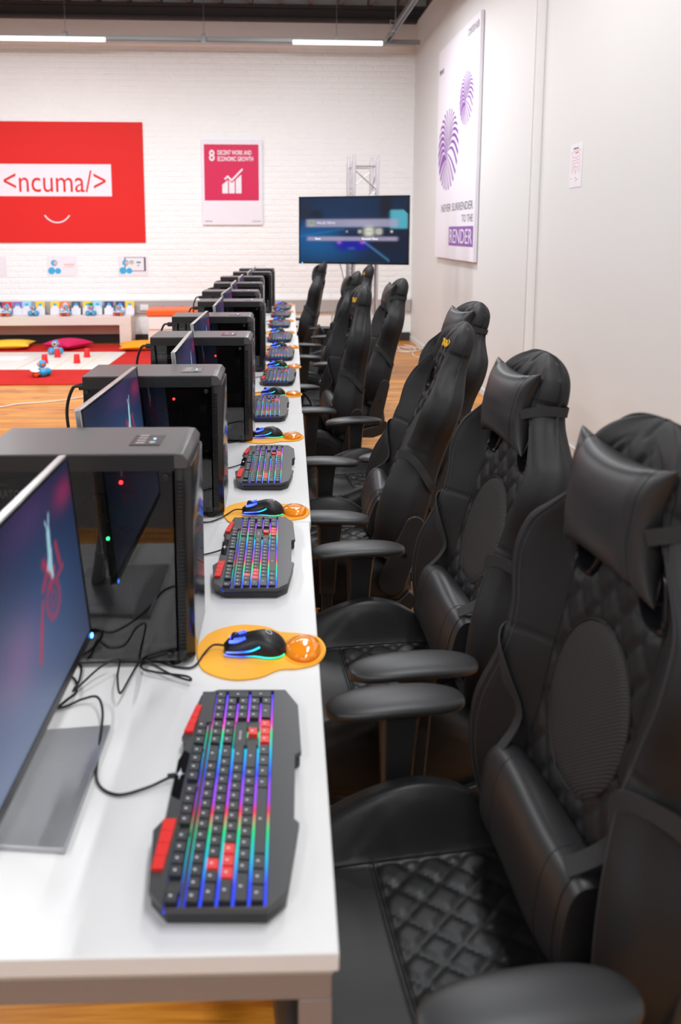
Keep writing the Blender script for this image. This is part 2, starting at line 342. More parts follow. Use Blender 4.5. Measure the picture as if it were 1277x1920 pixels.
b = MB(); b.box(-8.4, 0.3, -0.16, 0.0, 4.43, 4.47); b.box(-8.4, 0.3, -0.10, 0.0, 4.47, 4.60); b.box(-8.4, 0.3, -0.16, 0, 4.60, 4.64); struct(b.build('trim_2', 'beam', mtx=BACK, bevel=0.004))
wr = MB(); wr.box(0, 5.06, 0, 0.19, 0, 4.42); wr.box(5.06, 15.2, 0.07, 0.19, 0, 4.42); wr = struct(wr.build('wall_right', 'wall', mtx=RIGHT))
b = MB(); b.box(0, 15.2, -0.01, 0.13, 4.42, 4.45); struct(b.build('trim_3', 'desk_edge', mtx=RIGHT))
b = MB(); b.box(4.93, 5.058, -0.006, 0.0, 0.07, 4.42); struct(b.build('trim_4', 'wall', mtx=RIGHT, bevel=0.003))
b = MB(); b.box(5.0605, 5.068, 0.001, 0.069, 0.07, 4.42); struct(b.build('trim_5', 'lit_end', mtx=RIGHT))  # thin strip over the wall end, its whiter colour imitates light
b = MB(); b.box(-8.1, -8, -3.6, 12, 0, 5); struct(b.build('wall_left', 'wall'))
b = MB(); b.box(-8.1, 3.2, -3.7, -3.5, 0, 5); struct(b.build('wall_front', 'wall'))
ceil = MB(); ceil.box(-8.1, 3.4, -3.6, 12, 5.0, 5.08); ceil = struct(ceil.build('ceiling', 'ceil'))
jm = None
for i in range(27):
    x = -8 + i * 0.41 + 0.1
    if jm is None:
        jb = MB(); jb.box(-0.03, 0.03, 0, 15, 0, 0.36); o = jb.build('joist', 'joist', ceil); jm = o.data
    else: o = bpy.data.objects.new('joist', jm); COL.objects.link(o); o.parent = ceil
    o.location = (x, -3.45, 4.645)
# dado trunking, skirting
b = MB(); b.box(-8.3, -0.01, -0.05, 0, 0.43, 0.60, 0); b.box(-8.3, -0.01, -0.056, 0, 0.60, 0.625, 1); b.box(-8.3, -0.01, -0.03, 0, 0.0, 0.12, 2)
struct(b.build('baseboard_back', ['dado', 'white', 'skirt'], mtx=BACK, bevel=0.003))
b = MB(); b.box(0.02, 5.06, -0.012, 0, 0, 0.07); b.box(5.06, 15, 0.058, 0.07, 0, 0.07); struct(b.build('baseboard_right', 'wall', mtx=RIGHT, bevel=0.002))

# ---- trunking with lamps hung from rods, cable tray
def channel(b, p0, p1, w=0.045, h=0.05, mi=0):
    p0 = Vector(p0); p1 = Vector(p1); d = (p1 - p0).normalized(); s = Vector((d.y, -d.x, 0)); u = Vector((0, 0, 1))
    for a, c, e, f in [(-w / 2, w / 2, h - 0.004, h), (-w / 2, -w / 2 + 0.004, 0, h), (w / 2 - 0.004, w / 2, 0, h), (-w / 2, -w / 2 + 0.012, 0, 0.004), (w / 2 - 0.012, w / 2, 0, 0.004)]:
        b.add([q + s * g + u * k for q in (p0, p1) for g in (a, c) for k in (e, f)], [(0, 1, 3, 2), (4, 6, 7, 5), (0, 4, 5, 1), (2, 3, 7, 6), (0, 2, 6, 4), (1, 5, 7, 3)], mi)
tr = thing('lighting_trunking', 'long galvanised channel with lit tubes hanging in front of the back wall', 'light rail', (0, 0, 0))
YT = 10.55
def yt(x): return YT + x * math.tan(R(2.0))
b = MB(); channel(b, (-6.5, yt(-6.5), 4.02), (1.72, yt(1.72), 4.02)); b.build('channel', 'galv', tr)
for (xa, xb) in [(-5.9, -2.35), (0.05, 1.22)]:
    o = MB(); o.box(xa, xb, -0.016, 0.016, 3.99, 4.04)
    o.v = [(x, y + yt(x) - 0.045, z) for x, y, z in o.v]; o.build('lamp_tube', 'tube', tr, bevel=0.004)
for xr in (-2.86, -1.1, 0.62, -4.6):
    b = MB(); b.cyl((xr, yt(xr), 4.07), (xr, yt(xr), 5.0), 0.004, n=8); b.build('hanging_rod', 'galv', tr)
    b = MB(); b.box(xr - 0.03, xr + 0.03, yt(xr) - 0.05, yt(xr) + 0.03, 4.0, 4.012); b.box(xr - 0.03, xr + 0.03, yt(xr) - 0.055, yt(xr) - 0.045, 4.0, 4.085)
    b.box(xr - 0.02, xr + 0.02, yt(xr) - 0.02, yt(xr) + 0.02, 4.07, 4.12); b.build('clamp', 'galv', tr, bevel=0.002)
tr = thing('cross_trunking', 'galvanised channel running towards the viewer along the top of the right wall', 'light rail')
b = MB(); channel(b, (1.28, yt(1.28) + .02, 4.03), (1.56, 3.0, 4.03), 0.07, 0.05); b.build('channel', 'galv', tr)
b = MB(); b.cyl((1.30, 9.9, 4.12), (1.30, 9.9, 5.0), 0.005, n=8); b.tube([(1.30, 9.9, 4.12), (1.24, 9.9, 4.14), (1.235, 9.9, 4.02), (1.31, 9.9, 4.0)], 0.006); b.build('hanging_rod', 'galv', tr)
tray = thing('cable_tray', 'wire mesh cable tray at the top left, end on', 'cable tray')
b = MB()
for k in range(30):
    y = 10.3 - k * 0.1
    b.tube([(-4.15, y, 4.42), (-4.15, y, 4.34), (-3.85, y, 4.34), (-3.85, y, 4.42)], 0.0025, n=5)
for x, z in [(-4.15, 4.42), (-4.15, 4.34), (-4.05, 4.34), (-3.95, 4.34), (-3.85, 4.34), (-3.85, 4.42)]: b.cyl((x, 10.32, z), (x, 7.4, z), 0.0025, n=5)
b.build('wire_mesh', 'galv', tray)
for y in (8.0, 9.8):
    b = MB(); b.cyl((-4.0, y, 4.34), (-4.0, y, 5.0), 0.004, n=6); b.build('hanging_rod', 'galv', tray)

# ------------------------------------------------------------------ pictures on the walls
def board(root, x0, x1, z0, z1, d, m, name='panel', y=0.0):
    b = MB(); b.box(x0, x1, -y - d, -y, z0, z1); return b.build(name, m, root, bevel=min(0.002, d / 3))
def wall_thing(name, label, cat, frame, x, z, group=None):
    t = thing(name, label, cat, group=group); t.matrix_world = frame @ T(x, -0.0065, z); return t
# red banner
t = wall_thing('wall_banner', 'big red banner with a white name panel and a smile on the back wall', 'banner', BACK, -3.82, 1.43)
board(t, -2.55, 0, 0, 1.66, 0.012, 'red_print')
board(t, -2.0, -0.45, 0.645, 1.085, 0.002, 'white_print', 'name_panel', 0.0121)
text('<ncuma/>', 1.40, 0.30, 'red_print', parent=t, mtx=T(-1.93, -0.0142, 0.70))
b = MB(); pts = [(-1.22 + 0.21 * math.cos(a), -0.0135, 0.52 + 0.24 * math.sin(a)) for a in [R(215 + 110 * i / 16) for i in range(17)]]
b.tube(pts, 0.011, n=6); b.build('smile', 'white_print', t, smooth=True)
# development goal poster
t = wall_thing('goal_poster', 'framed crimson and white poster with the number 8 and a rising chart', 'poster', BACK, -3.01, 1.68)
board(t, 0, 0.85, 0, 1.18, 0.03, 'white_print'); board(t, 0.035, 0.80, 0.34, 1.115, 0.001, 'pink_print', 'print_area', 0.0301)
text('8', 0.08, 0.155, 'white_print', parent=t, mtx=T(0.105, -0.0315, 0.885), bold=0.02)
text('DECENT WORK AND', 0.475, 0.065, 'white_print', parent=t, mtx=T(0.225, -0.0315, 0.970), bold=0.02)
text('ECONOMIC GROWTH', 0.50, 0.065, 'white_print', parent=t, mtx=T(0.225, -0.0315, 0.885), bold=0.02)
b = MB()
for poly in ([(0.285, 0.44), (0.365, 0.44), (0.365, 0.625), (0.285, 0.56)], [(0.38, 0.44), (0.46, 0.44), (0.46, 0.62), (0.42, 0.585), (0.38, 0.625)], [(0.475, 0.44), (0.555, 0.44), (0.555, 0.70), (0.475, 0.63)]):
    b.prism(poly, 'y', -0.0325, -0.031)
b.build('bar_chart', 'white_print', t)
b = MB(); L = [(0.32, 0.635), (0.362, 0.675), (0.418, 0.62), (0.565, 0.77)]
for p, q in zip(L, L[1:]):
    b.cyl((p[0], -0.0318, p[1]), (q[0], -0.0318, q[1]), 0.013, n=8); b.sphere((q[0], -0.0318, q[1]), 0.013, 8)
b.v = [(x, -0.0318 + (y + 0.0318) * 0.1, z) for x, y, z in b.v]; b.build('chart_line', 'white_print', t)
text('TSHIMO HUB', 0.10, 0.02, 'dark_print', parent=t, mtx=T(0.035, -0.0305, 0.04)); text('CORTEX HUB', 0.12, 0.02, 'dark_print', parent=t, mtx=T(0.70, -0.0305, 0.04))
# tall poster on the right wall
t = wall_thing('tall_poster', 'tall white poster with two purple swirls hanging on the right wall', 'poster', RIGHT, 1.74, 1.28)
board(t, 0, 1.82, 0, 2.40, 0.035, 'white_print')
def swirl(cx, cz, rx, rz, name):
    b = MB(); n = 26; K = 14
    for i in range(n):
        a0 = 2 * math.pi * i / n
        def pt(s, a):    # s: 0 at the slit in the middle .. 1 at the rim; blades bow as they run outwards
            k = (1 - s) ** 1.3; px, pz = math.cos(a), math.sin(a)
            ix, iz = 0.10 * pz - 0.02 + 0.05 * px, 0.26 * pz + 0.10 * px      # slanted slit
            bow = 0.30 * math.sin(math.pi * s) * (1 if px < 0 else 0.75)
            x = ix * (1 - s) + px * s; z = iz * (1 - s) + pz * s + bow * abs(px) * (1 if pz > -0.5 else 0.4)
            rr_ = math.hypot(x, z); 
            if rr_ > 1: x /= rr_; z /= rr_
            return (cx + rx * x, cz + rz * z)
        duty = 0.42 + 0.26 * max(0, -math.cos(a0)) * (1 if math.sin(a0) > -0.7 else 0.7) + 0.10 * max(0, math.cos(a0)) - 0.12 * abs(math.sin(a0))
        L1 = [pt(k / K, a0) for k in range(K + 1)]; L2 = [pt(k / K, a0 + 2 * math.pi / n * duty) for k in range(K + 1)]
        b.add([(p[0], -0.0362, p[1]) for p in L1 + L2], [(k, k + 1, K + 2 + k, K + 1 + k) for k in range(K)])
    b.build(name, 'purple_print', t)
swirl(0.58, 1.22, 0.49, 0.45, 'swirl_print'); swirl(1.355, 1.66, 0.28, 0.27, 'swirl_print')
text('NEVER SURRENDER', 1.42, 0.085, 'dark_print', parent=t, mtx=T(0.32, -0.0356, 0.53)); text('TO THE', 0.45, 0.075, 'dark_print', parent=t, mtx=T(1.30, -0.0356, 0.405))
board(t, 0.73, 1.78, 0.15, 0.36, 0.001, 'purple_mid', 'print_block', 0.0351); text('RENDER', 0.96, 0.15, 'white_print', parent=t, mtx=T(0.78, -0.0368, 0.18))
text('CORTEX HUB', 0.42, 0.07, 'dark_print', parent=t, mtx=T(1.36, -0.0356, 2.26)); text('TSHIMO HUB', 0.22, 0.055, 'dark_print', parent=t, mtx=T(0.06, -0.0356, 2.12))
# paper sheet
t = wall_thing('paper_sheet', 'small white sheet with a red line drawing taped to the right wall', 'paper', RIGHT, 5.59, 1.90)
t.matrix_world = RIGHT @ T(5.69, 0.069, 1.89)
board(t, 0, 0.215, 0, 0.30, 0.0015, 'paper', 'sheet')
text('CORTEX HUB', 0.09, 0.012, 'dark_print', parent=t, mtx=T(0.055, -0.002, 0.262))
b = MB()
def ln(pts, r=0.0022): b.tube([(p[0], -0.002, p[1]) for p in pts], r, n=4)
ln([(0.03, 0.245), (0.19, 0.255), (0.165, 0.205), (0.15, 0.215), (0.11, 0.20), (0.07, 0.212), (0.05, 0.205), (0.03, 0.245)])
ln([(0.045, 0.20), (0.03, 0.12), (0.04, 0.10), (0.06, 0.13), (0.06, 0.175)]); ln([(0.17, 0.20), (0.18, 0.12), (0.165, 0.10), (0.15, 0.14), (0.15, 0.175)])
ln([(0.08, 0.14), (0.105, 0.095), (0.13, 0.14), (0.08, 0.145)], 0.003); ln([(0.06, 0.185), (0.16, 0.19)]); ln([(0.07, 0.165), (0.15, 0.17)]); ln([(0.09, 0.235), (0.15, 0.24)], 0.006)
b.v = [(x, -0.0018 + (y + 0.002) * 0.2, z) for x, y, z in b.v]; b.build('line_drawing', 'rose_print', t)
b = MB()
for x, z, w in [(0.02, 0.06, 0.012), (0.10, 0.062, 0.016), (0.13, 0.05, 0.018), (0.11, 0.04, 0.01)]: b.box(x, x + w, -0.0022, -0.0015, z, z + 0.008)
b.build('print_marks', 'p_or', t)
# blue robot cards
def robot_print(t, ox, oz, s=1.0):
    b = MB()
    for x, z, r in [(0.045, 0.045, 0.05), (0.135, 0.042, 0.042), (0.085, 0.155, 0.045)]:
        b.prism([(ox + s * (x + r * math.cos(a)), oz + s * (z + r * math.sin(a))) for a in [2 * math.pi * i / 18 for i in range(18)]], 'y', -0.0035, -0.0022)
    b.build('printed_robot', 'p_blue', t)
    b = MB(); b.prism([(ox + s * (0.10 + 0.022 * math.cos(a)), oz + s * (0.155 + 0.026 * math.sin(a))) for a in [2 * math.pi * i / 14 for i in range(14)]], 'y', -0.0045, -0.0036); b.build('printed_eye', 'peach', t)
for x, lab, tab in [(-5.22, 'white card with a blue robot and small orange words on the back wall', False), (-4.22, 'white card with a blue robot before a tablet on the back wall', True), (-6.2, 'white card cut off by the left edge of the picture', False)]:
    t = wall_thing('printed_card', lab, 'card', BACK, x, 0.96, 'printed cards under the banner')
    board(t, 0, 0.42, 0, 0.28, 0.002, 'white_print', 'card')
    if tab:
        b = MB(); b.box(0.09, 0.39, -0.0028, -0.002, 0.065, 0.265); b.build('printed_tablet', 'p_dk', t)
        b = MB(); b.box(0.105, 0.365, -0.0031, -0.0028, 0.075, 0.257); b.build('tablet_screen', 'white_print', t)
        b = MB(); b.box(0.16, 0.22, -0.0034, -0.003, 0.2, 0.215); b.box(0.16, 0.225, -0.0034, -0.003, 0.175, 0.185); b.box(0.26, 0.32, -0.0034, -0.003, 0.18, 0.205); b.box(0.27, 0.3, -0.0034, -0.003, 0.14, 0.155); b.build('code_blocks', 'p_teal', t)
        b = MB(); b.box(0.16, 0.23, -0.0034, -0.003, 0.19, 0.198); b.box(0.17, 0.2, -0.0034, -0.003, 0.155, 0.17); b.build('code_blocks', 'p_yel', t)
    robot_print(t, 0.02, 0.03)
    if not tab and x > -6: text('wonder', 0.15, 0.03, 'p_or', parent=t, mtx=T(0.24, -0.0022, 0.15)); text('WORKSHOP', 0.13, 0.012, 'p_or', parent=t, mtx=T(0.25, -0.0022, 0.125))
# sockets on the trunking
for x, lab, red in [(-3.86, 'white light switch plate on the grey trunking beside the bench', False), (-3.63, 'left one of two red marked sockets above the orange seat', True), (-3.36, 'right one of two red marked sockets above the orange seat', True)]:
    t = thing('wall_socket', lab, 'socket', group='sockets on the grey trunking'); t.matrix_world = BACK @ T(x, -0.0565, 0.47)
    board(t, -0.06, 0.06, 0, 0.085, 0.008, 'dado' if red else 'white', 'plate')
    b = MB()
    if red:
        b.box(-0.035, -0.012, -0.012, -0.0075, 0.03, 0.055); b.box(0.012, 0.045, -0.012, -0.0075, 0.02, 0.06)
    else: b.box(-0.02, 0.02, -0.012, -0.0075, 0.02, 0.065)
    b.build('rocker', 'cup' if red else 'white', t, bevel=0.002)

# ------------------------------------------------------------------ far left corner: bench, toys, rug
b = thing('white_bench', 'long low cream bench against the back wall carrying booklets and toys', 'bench'); b.matrix_world = BACK; bench = b
DB = -0.40
b = MB(); b.box(-7.6, -4.0, DB, -0.06, 0.30, 0.42); b.build('bench_top', 'cream', bench, bevel=0.004)
b = MB(); b.box(-4.16, -4.0, DB, -0.06, 0.001, 0.30); b.build('bench_leg', 'cream', bench, bevel=0.004)
b = MB(); b.box(-7.6, -4.17, -0.10, -0.07, 0.14, 0.30); b.build('back_panel', 'backing', bench)
def bpos(px, out, z): return BACK @ Vector((-5.91 + 0.00753 * px, -out, z))
cards = [(-6, 'p_navy'), (11, 'p_red'), (30, 'p_pur'), (47, 'p_lb'), (72, 'p_yel'), (99, 'p_yel'), (117, 'p_or'), (138, 'p_dk'), (159, 'p_yel'), (178, 'p_lb'), (199, 'p_navy'), (220, 'p_navy'), (238, 'p_yel')]
CN = {'p_navy': 'navy', 'p_red': 'red', 'p_pur': 'purple', 'p_lb': 'pale blue', 'p_yel': 'yellow', 'p_or': 'orange', 'p_dk': 'dark grey'}
clab = ['navy booklet cut off at the left end of the bench', 'red booklet behind the leftmost toy with a board', 'purple booklet next to the red one on the bench', 'pale blue booklet left of the plain toy on the bench', 'yellow booklet right behind the plain blue toy', 'yellow booklet left of the orange booklet on the bench', 'orange booklet behind the middle toy with a white tray', 'dark grey booklet right of the orange booklet', 'yellow booklet left of the toy with green hair', 'pale blue booklet right of the toy with green hair', 'navy booklet left of the rightmost toy on the bench', 'navy booklet behind the rightmost toy on the bench', 'yellow booklet at the right end of the bench']
for (px, c), lab in zip(cards, clab):
    t = thing('booklet', lab, 'booklet', group='booklets on the bench'); t.matrix_world = T(*bpos(px, 0.135, 0.4205)) @ RZ(R(2)) @ Matrix.Rotation(R(-9), 4, 'X')
    b = MB(); b.box(0, 0.125, -0.006, 0, 0, 0.185); b.build('cover', 'white_print', t)
    b = MB(); b.box(0.0, 0.125, -0.0072, -0.006, 0.095, 0.187); b.build('colour_band', c, t)
    b = MB(); b.prism([(0.0625 + 0.04 * math.cos(a), 0.10 + 0.035 * math.sin(a)) for a in [2 * math.pi * i / 14 for i in range(14)]], 'y', -0.0078, -0.0072); b.build('printed_arch', 'white_print', t)
    b = MB(); b.prism([(0.0625 + 0.026 * math.cos(a), 0.145 + 0.02 * math.sin(a)) for a in [2 * math.pi * i / 10 for i in range(10)]], 'y', -0.0082, -0.0076); b.build('printed_toy', 'p_blue', t)
def toy(label, loc, rz, s=1.0, boarded=False, hair=None, ears='toyor'):
    t = thing('toy_robot', label, 'toy robot', loc, rz, 'blue toy robots'); t.scale = (s, s, s)
    # faces -Y
    for (x, y) in [(-0.048, 0), (0.048, 0), (0, 0.055)]:
        b = MB(); b.sphere((x, y, 0.045), 0.045, 16); b.build('ball_wheel', 'blue', t, smooth=True)
    b = MB(); b.sphere((0, 0.01, 0.075), 0.03, 12); b.cyl((0, 0, 0.08), (0, 0, 0.105), 0.018, n=12); b.build('neck', 'white', t, smooth=True)
    b = MB(); b.sphere((0, 0, 0.135), 0.045, 18); hd = b.build('head', 'blue', t, smooth=True)
    b = MB(); b.cyl((0, -0.036, 0.135), (0, -0.046, 0.135), 0.028, 0.025, n=18); b.build('face_ring', 'peach', hd, bevel=0.002)
    b = MB(); b.cyl((0, -0.045, 0.135), (0, -0.049, 0.135), 0.013, n=14); b.build('eye', 'black', hd)
    for sx in (-1, 1):
        b = MB(); b.cyl((sx * 0.040, 0, 0.135), (sx * 0.050, 0, 0.135), 0.018, n=14); b.build('ear', ears, hd, bevel=0.002)
        b = MB(); b.cyl((sx * 0.048, -0.038, 0.04), (sx * 0.048, -0.048, 0.04), 0.012, n=12); b.build('light_button', 'toyor', t)
    if boarded:
        b = MB(); b.lathe([(0.001, 0), (0.10, 0.002), (0.105, 0.006), (0.10, 0.010), (0.001, 0.008)], (0, 0, 0), 24); b.v = [(x * 1.05 - 0.02, y * 0.45 - 0.075, z + 0.06) for x, y, z in b.v]; b.build('tray', 'white_print', t, smooth=True)
        b = MB(); b.sphere((-0.055, -0.075, 0.03), 0.026, 12); b.sphere((0.05, -0.075, 0.03), 0.026, 12); b.box(-0.07, 0.08, -0.07, -0.045, 0.03, 0.05); b.build('launcher', 'toyor', t, smooth=True)
    if hair:
        b = MB(); rr = random.Random(5)
        for k in range(60):
            a = rr.uniform(0, 6.28); e = rr.uniform(0.2, 1.5); d = Vector((math.cos(a) * math.cos(e), math.sin(a) * math.cos(e), math.sin(e)))
            p = Vector((0, 0, 0.17)); b.cyl(p, p + d * 0.045, 0.008, 0.002, n=5)
        b.build('pompom', hair, t)
    return t
for px, bd, hr, lab in [(24, True, None, 'leftmost toy robot with a white tray on the bench'), (73, False, None, 'plain blue toy robot on the bench before two booklets'), (132, True, 'white_print', 'toy robot with tray and white top on the bench'), (178, False, 'green', 'blue toy robot with green pompom hair on the bench'), (229, True, None, 'rightmost toy robot with a white tray on the bench')]:
    toy(lab, bpos(px, 0.28, 0.4205), R(2), 0.86, bd, hr)
toy('plain blue toy robot at the back edge of the play mat', (-3.02, 9.95, 0.016), R(5), 1.05)
toy('toy robot with an orange launcher and tray on the red rug', (-2.72, 8.45, 0.012), R(-60), 1.0, True)
toy('blue toy robot at the left picture edge on the red rug', (-3.52, 8.75, 0.012), R(25), 1.15)
toy('blue toy robot at the left picture edge on the mat', (-3.86, 9.85, 0.016), R(25), 1.1)
b = MB(); b.box(-6.6, -1.35, 8.0, 10.88, 0.0003, 0.011)
tag(b.build('red_rug', 'rug', bevel=0.004), 'bright red short pile rug below the bench', 'rug')
t = thing('play_mat', 'white folding play mat with yellow tape lines on the red rug', 'mat', (0, 0, 0.0115))
for x0, x1 in ((-3.14, -2.16), (-4.15, -3.15), (-5.2, -4.16)):
    b = MB(); b.box(x0, x1, 8.85, 10.15, 0, 0.006); b.build('mat_panel', 'mat', t, bevel=0.001)
for x in (-2.42, -2.74):
    b = MB(); b.box(x - 0.006, x + 0.006, 8.86, 10.14, 0.006, 0.0066); b.build('tape_line', 'tape', t)
b = MB(); b.box(-3.13, -2.17, 9.45, 9.462, 0.006, 0.0066); b.build('tape_line', 'tape', t)
b = MB(); b.box(-3.9, -3.3, 9.5, 9.8, 0.006, 0.007); b.build('paper_print', 'paper', t)
for x, y, lab in [(-2.95, 9.27, 'red plastic cup at the front left of the four cups'), (-2.93, 9.72, 'red plastic cup at the back left of the four cups'), (-2.565, 9.27, 'red plastic cup at the front right of the four cups'), (-2.56, 9.72, 'red plastic cup at the back right of the four cups')]:
    b = MB(); b.lathe([(0.042, 0), (0.044, 0.003), (0.040, 0.006), (0.031, 0.105), (0.029, 0.108), (0.001, 0.108)], (0, 0, 0), 24)
    o = b.build('plastic_cup', 'cup', smooth=True); o.location = (x, y, 0.018); tag(o, lab, 'cup', 'red cups on the play mat')
def cushion(label, loc, rz, m, w=0.30, d=0.26, h=0.055):
    b = MB(); N = 20
    def g(u, v, s):
        x = w * u * (1 - 0.13 * (1 - v * v) * u * u); y = d * v * (1 - 0.13 * (1 - u * u) * v * v)
        return (x, y, h + s * h * max(0, (1 - u * u) * (1 - v * v)) ** 0.4)
    for s in (1, -1):
        vs = [g(-1 + 2 * i / N, -1 + 2 * j / N, s) for j in range(N + 1) for i in range(N + 1)]
        b.add(vs, [(j * (N + 1) + i, j * (N + 1) + i + 1, (j + 1) * (N + 1) + i + 1, (j + 1) * (N + 1) + i) for j in range(N) for i in range(N)])
    o = b.build('floor_cushion', m, smooth=True, angle=0); o.location = loc; o.rotation_euler = (0, 0, rz); return tag(o, label, 'cushion', 'floor cushions on the rug')
cushion('yellow floor cushion on the rug at the left', (-3.82, 10.55, 0.011), R(8), 'cush_y', 0.30)
cushion('crimson pink floor cushion behind the plain toy robot', (-3.02, 10.52, 0.011), R(-30), 'cush_p', 0.24, 0.24, 0.068)
cushion('orange floor cushion by the right end of the bench', (-1.98, 10.45, 0.011), R(12), 'cush_o', 0.33)
t = thing('storage_seat', 'white drawer box with an orange padded top near the back wall', 'storage box', (-1.50, 10.65, 0.011), R(2))
b = MB(); b.box(-0.42, 0.42, -0.2, 0.22, 0.001, 0.44); b.build('box_body', 'cream', t, bevel=0.004)
b = MB(); b.box(-0.41, 0.41, -0.212, -0.2, 0.27, 0.43); dr = b.build('drawer', 'white', t, bevel=0.003)
b = MB(); b.box(-0.06, 0.06, -0.222, -0.212, 0.335, 0.35); b.build('handle', 'silver', dr, bevel=0.002)
b = MB(); b.box(-0.44, 0.44, -0.22, 0.24, 0.441, 0.535); b.build('padded_top', 'seat_or', t, bevel=0.022, seg=4)
def cord(name, label, pts, r, m, n=10):
    b = MB(); b.tube(spline(pts, n), r, n=8); o = b.build(name, m, smooth=True, angle=0); return tag(o, label, 'cord')
cord('extension_cord', 'white cord lying across the floorboards left of the desks', [(-3.6, 6.8, .006), (-2.9, 7.05, .006), (-2.66, 6.95, .006), (-2.5, 7.08, .006), (-2.2, 7.2, .006), (-1.9, 7.45, .006), (-1.5, 7.7, .006)], 0.006, 'whitecord')
cord('extension_cord', 'white cord trailing along the foot of the right wall', [(1.62, 10.8, .006), (1.72, 10.5, .006), (1.64, 10.2, .006), (1.60, 9.8, .006), (1.74, 9.5, .006), (1.70, 8.6, .006), (1.76, 7.9, .006), (1.72, 7.2, .006), (1.62, 6.9, .006), (1.66, 6.4, .006), (1.80, 6.0, .006), (1.76, 5.0, .006)], 0.006, 'whitecord')
cord('extension_cord', 'loose coil of white cord on the floor by the far corner', [(1.5 + 0.13 * math.cos(a) + a * 0.01, 10.3 + 0.22 * math.sin(a), .007 + a * 0.0012) for a in [0.7 * k for k in range(20)]], 0.006, 'whitecord', 5)
# crumpled white bag near the right wall
b = MB(); rr = random.Random(9); b.sphere((0, 0, 0.07), 0.11, 18, sq=(0.8, 1, 0.62))
b.v = [(x * rr.uniform(.88, 1.1), y * rr.uniform(.88, 1.1), max(0.001, z * rr.uniform(.88, 1.1))) for x, y, z in b.v]; o = b.build('plastic_bag', 'paper', smooth=True, angle=0); o.location = (1.53, 2.92, 0); tag(o, 'crumpled white bag on the floor seen past the nearest chair', 'bag')
b = MB(); b.box(-0.07, 0.07, -0.04, 0.04, 0, 0.001); o = b.build('paper_scrap', 'paper'); o.location = (0.57, 2.82, 0.0008); o.rotation_euler = (0, 0, 0.4); tag(o, 'scrap of white paper on the floor by a caster', 'paper')

# ------------------------------------------------------------------ truss and television
t = thing('truss_tower', 'square aluminium truss column behind the television', 'truss', (0.80, 8.62, 0), R(8)); a = 0.13
b = MB(); b.box(-0.28, 0.28, -0.28, 0.28, 0.0005, 0.012); b.build('base_plate', 'truss', t, bevel=0.002)
for sx in (-1, 1):
    for sy in (-1, 1):
        b = MB(); b.cyl((sx * a, sy * a, 0.012), (sx * a, sy * a, 2.33), 0.024, n=14); b.cyl((sx * a, sy * a, 2.33), (sx * a, sy * a, 2.40), 0.017, n=12); b.build('upright_tube', 'truss', t, smooth=True)
for face in range(4):
    b = MB(); z = 0.05; s = 1
    while z < 2.25:
        p = (-a * s, -a, z); q = (a * s, -a, z + 0.22)
        m4 = RZ(face * math.pi / 2); b.cyl(m4 @ Vector(p), m4 @ Vector(q), 0.009, n=8); z += 0.22; s = -s
    b.cyl(m4 @ Vector((-a, -a, 2.28)), m4 @ Vector((a, -a, 2.28)), 0.009, n=8); b.build('lattice_brace', 'truss', t, smooth=True)
def picture(name, w, h, nx, ny, fn, parent, mtx):
    """emissive picture: grid in local XZ, facing -Y, colours from fn(u, v) (v up)"""
    me = bpy.data.meshes.new(name)
    vs = [(-w / 2 + w * i / nx, 0, h * j / ny) for j in range(ny + 1) for i in range(nx + 1)]
    me.from_pydata(vs, [], [(j * (nx + 1) + i, j * (nx + 1) + i + 1, (j + 1) * (nx + 1) + i + 1, (j + 1) * (nx + 1) + i) for j in range(ny) for i in range(nx)])
    u, v = np.meshgrid(np.linspace(0, 1, nx + 1), np.linspace(0, 1, ny + 1)); c = fn(u, v); c = np.concatenate([np.clip(c, 0, 1), np.ones((*u.shape, 1))], 2)
    at = me.color_attributes.new('picture', 'FLOAT_COLOR', 'POINT'); at.data.foreach_set('color', c.reshape(-1).astype(np.float32))
    me.materials.append(M['screen']); o = bpy.data.objects.new(name, me); COL.objects.link(o); o.parent = parent; o.matrix_local = mtx; return o
def blob(u, v, cx, cy, rx, ry, p=2.0): return np.exp(-(np.abs((u - cx) / rx) ** p + np.abs((v - cy) / ry) ** p))
def box_(u, v, x0, x1, y0, y1, s=0.006): return 1 / (1 + np.exp(-(u - x0) / s)) / (1 + np.exp((u - x1) / s)) / (1 + np.exp(-(v - y0) / s)) / (1 + np.exp((v - y1) / s))
def C3(a, c): return a[..., None] * np.array(c)
def lay(base, a, c): return base * (1 - a[..., None]) + C3(a, c)
